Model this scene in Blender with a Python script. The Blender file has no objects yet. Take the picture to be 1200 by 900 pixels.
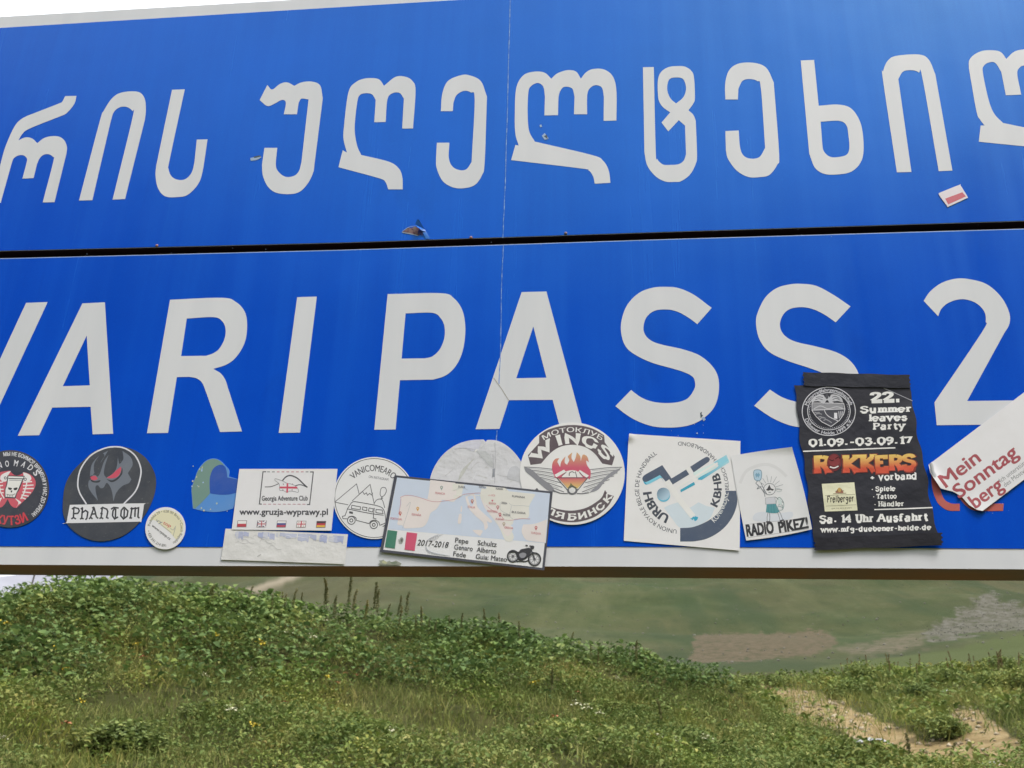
import bpy, math, random
import numpy as np
from mathutils import Matrix, Vector
from mathutils.geometry import tessellate_polygon

random.seed(7)
rng = np.random.default_rng(7)
scene = bpy.context.scene
COL = scene.collection
rad = math.radians

# ------------------------------------------------------------------ camera
F_PX, YAW, PITCH, ROLL = 1152.4, -0.112437, 0.408667, 0.029459
D = 1.10                                    # metres from the lens to the sign face
EYE = np.array([0.0, -D, 1.65])

def cam_rows():
    cy, sy, cp, sp = math.cos(YAW), math.sin(YAW), math.cos(PITCH), math.sin(PITCH)
    fwd = np.array([sy * cp, cy * cp, sp]); right = np.array([cy, -sy, 0.0]); up = np.cross(right, fwd)
    cr, sr = math.cos(ROLL), math.sin(ROLL)
    return np.array([cr * right + sr * up, -sr * right + cr * up, fwd])
CM = cam_rows()
cd = bpy.data.cameras.new('camera'); cam = bpy.data.objects.new('camera', cd); COL.objects.link(cam)
cam.matrix_world = Matrix(((*[float(v) for v in (CM[0][0], CM[1][0], -CM[2][0], EYE[0])],),
                           (*[float(v) for v in (CM[0][1], CM[1][1], -CM[2][1], EYE[1])],),
                           (*[float(v) for v in (CM[0][2], CM[1][2], -CM[2][2], EYE[2])],), (0, 0, 0, 1)))
cd.sensor_width = 36; cd.lens = F_PX / 1200 * 36
cd.clip_start = 0.05; cd.clip_end = 20000
cd.dof.use_dof = True; cd.dof.focus_distance = 1.22; cd.dof.aperture_fstop = 19
scene.camera = cam

# ------------------------------------------------------------------ light and exposure
SUN_EL, SUN_AZ = 62.0, 130.0                # azimuth clockwise from +Y (the way the camera looks)
w = bpy.data.worlds.new('World'); scene.world = w; w.use_nodes = True
nt = w.node_tree; nt.nodes.clear()
sky = nt.nodes.new('ShaderNodeTexSky'); sky.sky_type = 'NISHITA'; sky.sun_disc = False
sky.sun_elevation = rad(SUN_EL); sky.sun_rotation = rad(SUN_AZ); sky.dust_density = 4.0; sky.air_density = 1.2
bg1 = nt.nodes.new('ShaderNodeBackground'); bg1.inputs['Strength'].default_value = 0.15
nt.links.new(sky.outputs[0], bg1.inputs['Color'])
bg2 = nt.nodes.new('ShaderNodeBackground')   # the white cloud deck
bg2.inputs['Color'].default_value = (0.93, 0.97, 1.0, 1); bg2.inputs['Strength'].default_value = 1.0
tc = nt.nodes.new('ShaderNodeTexCoord'); nz = nt.nodes.new('ShaderNodeTexNoise')
nz.inputs['Scale'].default_value = 1.6; nz.inputs['Detail'].default_value = 5
nt.links.new(tc.outputs['Generated'], nz.inputs['Vector'])
rp = nt.nodes.new('ShaderNodeMapRange'); rp.inputs['From Min'].default_value = 0.3; rp.inputs['From Max'].default_value = 0.6
rp.inputs['To Min'].default_value = 0.72; rp.inputs['To Max'].default_value = 0.97
nt.links.new(nz.outputs['Fac'], rp.inputs['Value'])
mx = nt.nodes.new('ShaderNodeMixShader'); wo = nt.nodes.new('ShaderNodeOutputWorld')
sep = nt.nodes.new('ShaderNodeSeparateXYZ'); nt.links.new(tc.outputs['Generated'], sep.inputs[0])
gap = nt.nodes.new('ShaderNodeMapRange'); gap.interpolation_type = 'SMOOTHSTEP'       # unseen break in the cloud, added for bluer reflections in the sign
gap.inputs['From Min'].default_value = -.62; gap.inputs['From Max'].default_value = 0.0; gap.inputs['To Min'].default_value = .30; gap.inputs['To Max'].default_value = 1
nt.links.new(sep.outputs['Y'], gap.inputs['Value'])
cl = nt.nodes.new('ShaderNodeMath'); cl.operation = 'MULTIPLY'; nt.links.new(rp.outputs[0], cl.inputs[0]); nt.links.new(gap.outputs[0], cl.inputs[1])
nt.links.new(cl.outputs[0], mx.inputs[0]); nt.links.new(bg1.outputs[0], mx.inputs[1]); nt.links.new(bg2.outputs[0], mx.inputs[2])
nt.links.new(mx.outputs[0], wo.inputs['Surface'])
sl = bpy.data.lights.new('sun', 'SUN'); sl.energy = 1.5; sl.angle = rad(14); sl.color = (1.0, 0.96, 0.9)
so = bpy.data.objects.new('sun', sl); COL.objects.link(so)
so.rotation_euler = (rad(90 - SUN_EL), 0, rad(180 - SUN_AZ)); so.location = (5, -4, 9)
vs = scene.view_settings; vs.view_transform = 'Standard'; vs.look = 'None'; vs.gamma = 1.0; vs.use_curve_mapping = False
vs.exposure = 1.10

# ------------------------------------------------------------------ helpers: pixels of the photograph -> places in the world
def ray(px, py):
    px = np.asarray(px, float); py = np.asarray(py, float)
    d = ((px - 600) / F_PX)[..., None] * CM[0] - ((py - 450) / F_PX)[..., None] * CM[1] + CM[2]
    return d
def plane(px, py):                          # the point of the sign face (y = 0) seen at that pixel
    d = ray(px, py); t = D / d[..., 1]
    return EYE[0] + d[..., 0] * t, EYE[2] + d[..., 2] * t
def to_px(P):
    q = (np.asarray(P, float) - EYE) @ CM.T
    zc = np.where(np.abs(q[..., 2]) < 1e-6, 1e-6, q[..., 2])
    return 600 + F_PX * q[..., 0] / zc, 450 - F_PX * q[..., 1] / zc, q[..., 2]

def lin(c):
    c = c.lstrip('#'); o = []
    for i in (0, 2, 4):
        v = int(c[i:i + 2], 16) / 255
        o.append(v / 12.92 if v <= .04045 else ((v + .055) / 1.055) ** 2.4)
    return np.array(o)
def ink(c): return np.clip(lin(c) * np.array([1.13, 1.13, 1.20]), 0.003, 0.85)

def pts(s, crop=(0, 0, 1)):                 # "x,y x,y* ..." -> [(x, y, corner)]
    o = []
    for t in s.split():
        k = t.endswith('*'); a, b = t.rstrip('*').split(',')
        o.append((crop[0] + float(a) / crop[2], crop[1] + float(b) / crop[2], k))
    return o
def cr(p0, p1, p2, p3, n):
    t = np.linspace(0, 1, n, endpoint=False)[:, None]
    p0, p1, p2, p3 = map(np.array, (p0, p1, p2, p3))
    return 0.5 * (2 * p1 + (p2 - p0) * t + (2 * p0 - 5 * p1 + 4 * p2 - p3) * t * t + (3 * p1 - p0 - 3 * p2 + p3) * t ** 3)
def open_curve(P, n=5):
    P = [tuple(p[:2]) for p in P]
    if len(P) < 3: return [np.array(p, float) for p in P]
    E = [tuple(2 * np.array(P[0]) - np.array(P[1]))] + P + [tuple(2 * np.array(P[-1]) - np.array(P[-2]))]
    o = []
    for i in range(len(P) - 1): o.extend(cr(E[i], E[i + 1], E[i + 2], E[i + 3], n))
    o.append(np.array(P[-1], float)); return o
def closed_curve(P, n=5):                   # smooth through the points, sharp at those marked *
    N = len(P); cs = [i for i in range(N) if P[i][2]]
    if not cs:
        o = []
        for i in range(N): o.extend(cr(P[i - 1][:2], P[i][:2], P[(i + 1) % N][:2], P[(i + 2) % N][:2], n))
        return o
    o = []
    for a, c in enumerate(cs):
        e = cs[(a + 1) % len(cs)]; seg = [P[c]]; i = c
        while True:
            i = (i + 1) % N; seg.append(P[i])
            if i == e: break
        o.extend(open_curve(seg, n)[:-1])
    return o

# ------------------------------------------------------------------ materials
def mat(name, color=(.5, .5, .5), rough=.6, spec=.5, metal=0.0):
    m = bpy.data.materials.new(name); m.use_nodes = True
    b = m.node_tree.nodes['Principled BSDF']
    b.inputs['Base Color'].default_value = (*color, 1); b.inputs['Roughness'].default_value = rough
    b.inputs['Specular IOR Level'].default_value = spec; b.inputs['Metallic'].default_value = metal
    return m
def N(m, t): return m.node_tree.nodes.new(t)
def L(m, a, b): m.node_tree.links.new(a, b)
def bsdf(m): return m.node_tree.nodes['Principled BSDF']
def noise(m, scale, detail=4, vec=None, rough=.55):
    n = N(m, 'ShaderNodeTexNoise'); n.inputs['Scale'].default_value = scale; n.inputs['Detail'].default_value = detail
    n.inputs['Roughness'].default_value = rough
    if vec is not None: L(m, vec, n.inputs['Vector'])
    return n
def maprange(m, src, a, b, c, d):
    r = N(m, 'ShaderNodeMapRange'); r.inputs['From Min'].default_value = a; r.inputs['From Max'].default_value = b
    r.inputs['To Min'].default_value = c; r.inputs['To Max'].default_value = d; L(m, src, r.inputs['Value']); return r.outputs[0]
def mix(m, fac, a, b, mode='MIX'):
    n = N(m, 'ShaderNodeMix'); n.data_type = 'RGBA'; n.blend_type = mode
    for v, s in ((fac, n.inputs[0]), (a, n.inputs[6]), (b, n.inputs[7])):
        if hasattr(v, 'links'): L(m, v, s)
        elif isinstance(v, (int, float)): s.default_value = v
        else: s.default_value = (*v, 1)
    return n.outputs[2]
def ramp(m, src, stops):
    r = N(m, 'ShaderNodeValToRGB'); e = r.color_ramp.elements
    while len(e) < len(stops): e.new(0.5)
    for i, (p, c) in enumerate(stops): e[i].position = p; e[i].color = (*c, 1)
    L(m, src, r.inputs[0]); return r.outputs[0]
def objco(m, scale=(1, 1, 1)):
    t = N(m, 'ShaderNodeNewGeometry'); mp = N(m, 'ShaderNodeMapping'); mp.inputs['Scale'].default_value = scale
    L(m, t.outputs['Position'], mp.inputs['Vector']); return mp.outputs[0]
def bump(m, src, strength, dist):
    b = N(m, 'ShaderNodeBump'); b.inputs['Strength'].default_value = strength; b.inputs['Distance'].default_value = dist
    L(m, src, b.inputs['Height']); L(m, b.outputs[0], bsdf(m).inputs['Normal'])

def make_blue():
    m = mat('blue_reflective_sheet', (.004, .07, .5), .2, .85)
    bsdf(m).inputs['Specular Tint'].default_value = (.24, .88, 1, 1)          # clear film over the blue; cyan tint put in to colour the reflected sky
    p = objco(m); st = objco(m, (26, 1, 1.1)); st2 = objco(m, (90, 1, 3))
    a = noise(m, 1.0, 6, st).outputs['Fac']; a2 = noise(m, 1.0, 4, st2).outputs['Fac']; b = noise(m, 5, 5, p).outputs['Fac']; f = noise(m, 700, 2, p).outputs['Fac']
    c = mix(m, maprange(m, b, .3, .7, 0, 1), (.0001, .055, .56), (.0002, .067, .64))
    c = mix(m, maprange(m, a, .45, .75, 0, .45), c, (.001, .10, .72))
    c = mix(m, maprange(m, a2, .58, .85, 0, .35), c, (.0001, .040, .50))
    c = mix(m, maprange(m, f, .5, .8, 0, .2), c, (.002, .11, .76))
    g_ = noise(m, 1.0, 6, objco(m, (9, 1, 4)), .65).outputs['Fac']; c = mix(m, maprange(m, g_, .60, .74, 0, .38), c, (.0001, .036, .42))
    g2 = noise(m, 1.0, 5, objco(m, (60, 1, 2.2)), .6).outputs['Fac']; c = mix(m, maprange(m, g2, .64, .80, 0, .35), c, (.012, .12, .66))
    sc = noise(m, 160, 6, p, .7).outputs['Fac']
    c = mix(m, maprange(m, sc, .70, .78, 0, .22), c, (.04, .18, .65))
    v = N(m, 'ShaderNodeTexVoronoi'); v.inputs['Scale'].default_value = 330; v.feature = 'DISTANCE_TO_EDGE'; L(m, p, v.inputs['Vector'])
    c = mix(m, maprange(m, v.outputs['Distance'], 0.0, .09, .14, 0), c, (.002, .13, .76))
    L(m, c, bsdf(m).inputs['Base Color'])
    L(m, maprange(m, a, .3, .75, .20, .30), bsdf(m).inputs['Roughness'])
    bump(m, noise(m, 7, 2, p).outputs['Fac'], .03, .02)
    return m
def make_white(name, lo, hi, rough=.45):
    m = mat(name, hi, rough, .4)
    p = objco(m); a = noise(m, 1.0, 5, objco(m, (20, 1, 1.5))).outputs['Fac']; b = noise(m, 60, 5, p, .7).outputs['Fac']
    c = mix(m, maprange(m, a, .35, .7, 0, 1), lo, hi)
    c = mix(m, maprange(m, b, .66, .8, 0, .25), c, (.3, .3, .29))
    L(m, c, bsdf(m).inputs['Base Color']); return m
def make_ink(name, rough=.42, wrinkle=0.0, spec=.4, wear=1.0):
    m = mat(name, (.8, .8, .8), rough, spec)
    at = N(m, 'ShaderNodeAttribute'); at.attribute_name = 'Col'; p = objco(m)
    a = noise(m, 38, 5, p).outputs['Fac']; b = noise(m, 420, 3, p, .7).outputs['Fac']
    c = mix(m, maprange(m, a, .35, .75, 0, .10 * wear), at.outputs['Color'], (.42, .41, .38))
    c = mix(m, maprange(m, b, .62, .78, 0, .22 * wear), c, (.55, .54, .5))
    L(m, c, bsdf(m).inputs['Base Color'])
    if wrinkle: bump(m, noise(m, 30, 5, p, .55).outputs['Fac'], wrinkle, .012)
    return m
M = {}
M['blue'] = make_blue()
M['white'] = make_white('white_reflective_film', (.655, .675, .72), (.715, .73, .77))
M['ink'] = make_ink('printed_vinyl')
M['paper'] = make_ink('wrinkled_paper', .6, .13, .25)
M['foil'] = make_ink('creased_black_plastic', .4, .16, .22, .12)
mm = mat('rusty_steel', (.05, .03, .025), .75, .3)
L(mm, ramp(mm, noise(mm, 4, 6, objco(mm)).outputs['Fac'], [(.35, (.25, .20, .24)), (.55, (.42, .20, .17)), (.75, (.28, .20, .24))]), bsdf(mm).inputs['Base Color'])
M['rust'] = mm
M['dark'] = mat('gap_shade', (.012, .008, .012), .8, .2)  # near-black colour stands in for the shade between the panels
M['steel'] = mat('galvanised_steel', (.42, .42, .43), .45, .5, .6)

# ------------------------------------------------------------------ object helpers
def link(name, verts, faces, materials, parent=None, smooth=False, cols=None, midx=None, loc=(0, 0, 0)):
    me = bpy.data.meshes.new(name); me.from_pydata([tuple(map(float, v)) for v in verts], [], faces)
    for m in materials if isinstance(materials, (list, tuple)) else [materials]: me.materials.append(m)
    if cols is not None:
        ca = me.color_attributes.new('Col', 'FLOAT_COLOR', 'POINT')
        ca.data.foreach_set('color', np.c_[np.asarray(cols, float), np.ones(len(verts))].ravel())
    if midx is not None: me.polygons.foreach_set('material_index', midx)
    if smooth: me.polygons.foreach_set('use_smooth', [True] * len(faces))
    me.update()
    o = bpy.data.objects.new(name, me); COL.objects.link(o); o.location = loc
    if parent is not None: o.parent = parent
    return o
def tag(o, label=None, cat=None, group=None, kind=None):
    for k, v in (('label', label), ('category', cat), ('group', group), ('kind', kind)):
        if v: o[k] = v
    return o
def empty(name, loc, label, cat, group=None):
    o = bpy.data.objects.new(name, None); COL.objects.link(o); o.location = loc; o.empty_display_size = .05
    return tag(o, label, cat, group)
def copy_tree(o, parent=None):
    c = o.copy(); COL.objects.link(c)
    if parent is not None: c.parent = parent
    for ch in list(o.children): copy_tree(ch, c)
    return c
def boxes(bs):
    v, f = [], []
    for (x0, x1, y0, y1, z0, z1) in bs:
        k = len(v)
        v += [(x, y, z) for z in (z0, z1) for (x, y) in ((x0, y0), (x1, y0), (x1, y1), (x0, y1))]
        f += [[k + i for i in q] for q in ((3, 2, 1, 0), (4, 5, 6, 7), (0, 1, 5, 4), (1, 2, 6, 5), (2, 3, 7, 6), (3, 0, 4, 7))]
    return v, f

# ------------------------------------------------------------------ text shapes
_tc = {}
def glyph_text(s, bold=0.0):
    k = (s, bold)
    if k not in _tc:
        c = bpy.data.curves.new('lettering', 'FONT'); c.body = s; c.size = 1; c.offset = bold; c.resolution_u = 3
        o = bpy.data.objects.new('lettering', c); COL.objects.link(o)
        bpy.context.view_layer.update()
        me = o.to_mesh(); V = np.array([v.co[:2] for v in me.vertices]).reshape(-1, 2); Fc = [list(p.vertices) for p in me.polygons]
        o.to_mesh_clear(); bpy.data.objects.remove(o); bpy.data.curves.remove(c)
        _tc[k] = (V, Fc)
    return _tc[k]
def fatten(b):                              # heavier lettering: the same shapes laid a hair apart
    if b < .004: return [(0, 0)]
    if b < .018: return [(-b, 0), (b, 0)]
    return [(-b, -b * .6), (b, -b * .6), (-b, b * .6), (b, b * .6)]
CAPH = float(glyph_text('H')[0][:, 1].max())

SLAB = {
'S': '~.58,.78 .5,.95 .3,1 .1,.9 .1,.68 .3,.54 .52,.42 .58,.2 .45,.03 .25,0 .08,.08 .04,.25',
'P': '.15,1 .15,0_|.02,1 .4,1|~.4,1 .6,.9 .62,.72 .55,.55 .4,.48 .15,.48',
'R': '.15,1 .15,0_|.02,1 .4,1|~.4,1 .6,.9 .62,.72 .55,.55 .4,.48 .15,.48|.35,.48 .62,0_',
'V': '.02,1_ .33,0 .64,1_', 'T': '.05,.8 .05,1 .65,1 .65,.8|.35,1 .35,0_', 'H': '.12,1_ .12,0_|.58,1_ .58,0_|.12,.5 .58,.5',
'U': '.12,1_ .12,.3|~.12,.3 .18,.06 .35,0 .52,.06 .58,.3|.58,.3 .58,1_', 'A': '.02,0_ .33,1 .45,1 .72,0_|.15,.35 .6,.35',
'W': '0,1_ .22,0 .45,.9 .68,0 .9,1_', 'I': '.2,1_ .2,0_', 'N': '.1,0_ .1,1 .58,0 .58,1_',
'G': '~.58,.78 .45,.97 .28,1 .08,.8 .04,.5 .1,.15 .3,0 .5,.05 .58,.2|.58,.05 .58,.42_',
'E': '.14,1 .14,0|.02,1 .58,1 .58,.78|.02,0 .6,0 .6,.22|.14,.52 .45,.52', 'K': '.14,1_ .14,0_|.6,1_ .2,.5 .62,0_',
'F': '.14,1 .14,0_|.02,1 .58,1 .58,.78|.14,.52 .45,.52',
'a': '~.1,.58 .28,.68 .44,.6 .46,.45|.46,.5 .46,.04 .56,.04|~.46,.38 .2,.36 .06,.2 .12,.03 .3,.02 .46,.16',
'b': '.14,1 .14,0|.02,1 .14,1|~.14,.5 .3,.68 .5,.6 .56,.34 .48,.06 .3,0 .14,.16',
'd': '.5,1 .5,0 .6,0|.38,1 .5,1|~.5,.5 .34,.68 .14,.6 .06,.34 .14,.06 .34,0 .5,.16',
'e': '~.08,.36 .54,.37 .5,.58 .3,.68 .1,.55 .06,.32 .14,.06 .32,0 .54,.12',
'f': '~.44,.9 .34,1 .2,.95 .17,.8|.17,.8 .17,0_|.02,.62 .36,.62',
'g': '~.3,.68 .1,.56 .08,.4 .28,.2 .5,.36 .5,.56 .3,.68|.5,.6 .6,.66|~.5,.5 .5,-.1 .36,-.25 .1,-.18',
'h': '.14,1 .14,0_|.02,1 .14,1|~.14,.48 .3,.68 .46,.62 .5,.45|.5,.45 .5,0_', 'i': '.06,.66 .18,.66 .18,0_|.08,.92 .28,.92',
'l': '.06,1 .18,1 .18,0_',
'm': '.02,.66 .14,.66 .14,0_|~.14,.48 .26,.68 .4,.62 .42,.45|.42,.45 .42,0_|~.42,.48 .54,.68 .68,.62 .7,.45|.7,.45 .7,0_',
'n': '.02,.66 .14,.66 .14,0_|~.14,.46 .3,.68 .46,.62 .5,.45|.5,.45 .5,0_', 'o': '~.3,.68 .08,.54 .08,.14 .3,0 .52,.14 .52,.54 .3,.68',
'p': '.02,.66 .14,.66 .14,-.28_|~.14,.5 .3,.68 .5,.6 .56,.34 .48,.06 .3,0 .14,.16', 'r': '.02,.66 .16,.66 .16,0_|~.16,.42 .28,.66 .44,.62',
's': '~.44,.52 .3,.68 .12,.6 .14,.42 .38,.3 .46,.14 .34,0 .16,0 .06,.16', 't': '.2,.95 .2,.15|~.2,.2 .25,.02 .42,.06|.04,.64 .4,.64',
'u': '.02,.66 .12,.66 .12,.2|~.12,.2 .2,0 .36,.02 .48,.2|.38,.66 .48,.66 .48,0 .58,0', 'v': '.02,.66_ .26,0 .5,.66_',
'w': '0,.66_ .18,0 .36,.6 .54,0 .72,.66_', 'y': '.02,.66_ .28,.04|.54,.66_ .26,-.1|~.28,0 .18,-.25 .04,-.24',
'0': '~.3,1 .07,.8 .07,.2 .3,0 .53,.2 .53,.8 .3,1', '1': '.1,.8 .28,1 .28,0_', '2': '~.08,.72 .12,.92 .3,1 .5,.9 .5,.65 .3,.35 .08,.08|.06,.06 .56,.06 .56,.22',
'3': '~.1,.85 .3,1 .5,.88 .46,.6 .28,.53|~.28,.53 .54,.42 .54,.1 .28,0 .06,.15', '4': '.46,0_ .46,1 .04,.3 .64,.3',
'7': '.08,.78 .08,.94 .54,.94 .28,0', '9': '~.5,.65 .3,.45 .1,.6 .12,.88 .3,1 .5,.86 .52,.5 .4,.1 .12,.02',
'.': '.06,.08 .26,.08', '-': '.06,.36 .4,.36', '+': '.04,.36 .52,.36|.28,.62 .28,.1', '\u00b7': '.06,.36 .26,.36',
'\u00e4': '~.1,.58 .28,.68 .44,.6 .46,.45|.46,.5 .46,.04 .56,.04|~.46,.38 .2,.36 .06,.2 .12,.03 .3,.02 .46,.16|.08,.92 .22,.92|.34,.92 .48,.92',
'\u042f': '.58,1 .58,0_|.7,1 .3,1|~.3,1 .1,.9 .08,.72 .15,.55 .3,.48 .58,.48|.35,.48 .08,0_',
'\u0411': '.6,.8 .6,1 .02,1|.15,1 .15,0|.02,0 .4,0|~.15,.58 .42,.58 .6,.46 .62,.26 .55,.06 .4,0',
'\u0418': '.1,1_ .1,0_|.1,.05 .58,.95|.58,1_ .58,0_', '\u0421': '~.58,.75 .45,.97 .28,1 .08,.8 .04,.5 .1,.15 .3,0 .5,.05 .6,.25',
'\u041a': '.14,1_ .14,0_|.6,1_ .2,.5 .62,0_', '\u041d': '.12,1_ .12,0_|.58,1_ .58,0_|.12,.5 .58,.5', '\u041b': '.04,0_ .25,1 .55,1 .55,0_',
'\u0427': '.1,1_ .1,.6 .2,.45 .55,.45|.55,1_ .55,0_', '\u0415': '.14,1 .14,0|.02,1 .58,1 .58,.78|.02,0 .6,0 .6,.22|.14,.52 .45,.52',
}
def strip(P, wd, closed=False):             # a band of width wd along points P, mitred
    P = [np.array(p[:2], float) for p in P]
    if closed and np.allclose(P[0], P[-1]): P = P[:-1]
    Q = [P[0]]
    for p in P[1:]:
        if np.linalg.norm(p - Q[-1]) > 1e-6: Q.append(p)
    P = Q; n = len(P); V = []
    if n < 2: return [], []
    for i in range(n):
        a = P[i] - P[i - 1] if (i > 0 or closed) else P[1] - P[0]
        b = P[(i + 1) % n] - P[i] if (i < n - 1 or closed) else P[-1] - P[-2]
        a = a / (np.linalg.norm(a) + 1e-12); b = b / (np.linalg.norm(b) + 1e-12)
        t = a + b
        if np.linalg.norm(t) < .2: t = b.copy()
        t /= np.linalg.norm(t); nn = np.array([-t[1], t[0]])
        k = min(1.9, 1 / max(.35, float(np.dot(nn, [-b[1], b[0]]))))
        V += [P[i] + nn * wd / 2 * k, P[i] - nn * wd / 2 * k]
    Fc = [[2 * i, 2 * i + 1, 2 * i + 3, 2 * i + 2] for i in range(n - 1)]
    if closed: Fc.append([2 * n - 2, 2 * n - 1, 1, 0])
    return V, Fc
def slab_text(s, wd=.2, serif=.17, gap=.12):
    out = []; x = 0.0
    for ch in s:
        if ch == ' ': x += .34; continue
        g = SLAB[ch]; w_ = 0; k0 = 0
        for st in g.split('|'):
            sm = st.startswith('~'); P = []; S = []
            for t in st.lstrip('~').split():
                k = t.endswith('_'); a, b = t.rstrip('_').split(','); P.append((float(a), float(b)))
                if k: S.append(P[-1])
            w_ = max(w_, max(p[0] for p in P) + .04)
            cl = sm and P[0] == P[-1]
            if cl: PP = closed_curve([(a, b, False) for a, b in P[:-1]], 4)
            elif sm: PP = open_curve(P, 4)
            else:
                PP = [np.array(P[0])]
                for a, b in zip(P[:-1], P[1:]):
                    for t in np.linspace(0, 1, 4)[1:]: PP.append(np.array(a) * (1 - t) + np.array(b) * t)
            V, Fc = strip(PP, wd, cl)
            out.append(([(v[0] + x, v[1] * (1 - wd) + wd / 2 if v[1] >= -.05 else v[1]) for v in V], Fc, k0)); k0 += 1
            for (a, b) in S:
                yy = b * (1 - wd) + wd / 2 if b >= -.05 else b
                h = wd * .36; yc = yy + (h if b < .1 else -h) * 0
                lo = yy - wd / 2 if b < .1 else yy + wd / 2 - 2 * h
                out.append(([(a + x - serif, lo), (a + x + serif, lo), (a + x + serif, lo + 2 * h), (a + x - serif, lo + 2 * h)], [[0, 1, 2, 3]], k0)); k0 += 1
        x += w_ + gap
    return out, x - gap

# ------------------------------------------------------------------ a printed sheet lying on the sign
def finer(P, Fc, lim=4.0):                  # split large faces so that print can follow a bent sheet
    P = [tuple(q[:2]) for q in P]; T = []; mid = {}
    for f in Fc: T += [(f[0], f[i], f[i + 1]) for i in range(1, len(f) - 1)]
    out = []
    while T:
        t = T.pop(); e = [(math.hypot(P[t[i]][0] - P[t[(i + 1) % 3]][0], P[t[i]][1] - P[t[(i + 1) % 3]][1]), i) for i in range(3)]; l, i = max(e)
        if l < lim: out.append(list(t)); continue
        a, b, c = t[i], t[(i + 1) % 3], t[(i + 2) % 3]; k = (min(a, b), max(a, b))
        if k not in mid: mid[k] = len(P); P.append(((P[a][0] + P[b][0]) / 2, (P[a][1] + P[b][1]) / 2))
        T += [(a, mid[k], c), (mid[k], b, c)]
    return np.array(P, float), out
class Sheet:
    """A sticker: an Empty holding one mesh per part. Drawing is given in photograph pixels and laid on the sign plane."""
    def __init__(s, name, label, cat, centre, level=1, crop=(0, 0, 1), group=None, material='ink', lift=None):
        X, Z = plane(*centre); s.c = (float(X), 0.0, float(Z))
        s.root = empty(name, s.c, label, cat, group)
        s.level = level; s.crop = crop; s.parts = {}; s.order = {}; s.m = material; s.lift = lift; s.n = 0
    def layer(s): s.n += 1; return 0.0005 * s.level + 0.00026 + 0.000002 * s.n
    def put(s, part, P, Fc, col, y=None, grad=None):
        d = s.parts.setdefault(part, [[], [], []]); k = len(d[0])
        P = np.asarray(P, float)
        if s.lift is not None and part not in ('backing', 'top_fold', 'bottom_fold', 'curled_corner', 'paper', 'map'): P, Fc = finer(P, Fc)
        X, Z = plane(P[:, 0], P[:, 1])
        yy = np.full(len(P), s.layer() if y is None else y)
        if s.lift is not None: yy = yy + s.lift(P[:, 0], P[:, 1])
        d[0].extend(zip(X - s.c[0], -yy, Z - s.c[2])); d[1].extend([[i + k for i in f] for f in Fc])
        if grad is None: d[2].extend([ink(col) if isinstance(col, str) else col] * len(P))
        else: d[2].extend(grad(P))
    def C(s, x, y): return s.crop[0] + x / s.crop[2], s.crop[1] + y / s.crop[2]
    def poly(s, part, st, col, holes=(), n=5, grad=None):
        o = closed_curve(pts(st, s.crop), n); hs = [closed_curve(pts(h, s.crop), n) for h in holes]
        s.raw(part, o, col, hs, grad)
    def raw(s, part, o, col, hs=(), grad=None):
        loops = [[Vector((p[0], p[1], 0)) for p in l] for l in [o, *hs]]
        T = tessellate_polygon(loops); P = [p for l in [o, *hs] for p in l]
        s.put(part, P, [list(t) for t in T], col, grad=grad)
    def line(s, part, st, wd, col):         # several strokes split by |, smooth when a stroke starts with ~, closed with a trailing !
        wd = wd / s.crop[2]
        for q in st.split('|'):
            sm = q.startswith('~'); cl = q.endswith('!'); P = pts(q.strip('~!'), s.crop)
            if sm and cl: PP = closed_curve([(a, b, False) for a, b, _ in P], 5)
            elif sm: PP = open_curve(P, 5)
            else:
                P2 = [np.array(p[:2]) for p in P]; PP = [P2[0]]
                for a, b in zip(P2[:-1], P2[1:]):
                    k = max(1, int(np.linalg.norm(b - a) / 6))
                    if cl: k = 1
                    for i in range(k): PP.append(a + (b - a) * (i + 1) / k)
            V, Fc = strip(PP, wd, cl)
            if V: s.put(part, V, Fc, col)
    def disc(s, part, x, y, rx, ry, col, rot=0, n=40, grad=None):
        x, y = s.C(x, y); rx /= s.crop[2]; ry /= s.crop[2]; a = np.linspace(0, 2 * np.pi, n, endpoint=False); c, q = math.cos(rad(rot)), math.sin(rad(rot))
        P = [(x + rx * math.cos(t) * c - ry * math.sin(t) * q, y + rx * math.cos(t) * q + ry * math.sin(t) * c) for t in a]
        s.put(part, P, [list(range(n))], col, grad=grad)
    def ring(s, part, x, y, rx, ry, wd, col, rot=0, n=72, a0=0, a1=360):
        x, y = s.C(x, y); rx /= s.crop[2]; ry /= s.crop[2]; c, q = math.cos(rad(rot)), math.sin(rad(rot))
        full = abs(a1 - a0) >= 360; a = np.radians(np.linspace(a0, a1, n, endpoint=not full))
        P = [(x + rx * math.cos(t) * c - ry * math.sin(t) * q, y - rx * math.cos(t) * q - ry * math.sin(t) * c) for t in a]
        V, Fc = strip(P, wd / s.crop[2], full); s.put(part, V, Fc, col)
    # --- the sheet itself, with a thin edge
    def base(s, st, col, part='backing', n=6, holes=(), grad=None):
        o = closed_curve(pts(st, s.crop), n); s.solid(o, col, part, grad)
    def base_disc(s, x, y, rx, ry, col, rot=0, n=72, grad=None):
        x, y = s.C(x, y); rx /= s.crop[2]; ry /= s.crop[2]; c, q = math.cos(rad(rot)), math.sin(rad(rot))
        a = np.linspace(0, 2 * np.pi, n, endpoint=False)
        s.solid([(x + rx * math.cos(t) * c - ry * math.sin(t) * q, y + rx * math.cos(t) * q + ry * math.sin(t) * c) for t in a], col, 'backing', grad)
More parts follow.
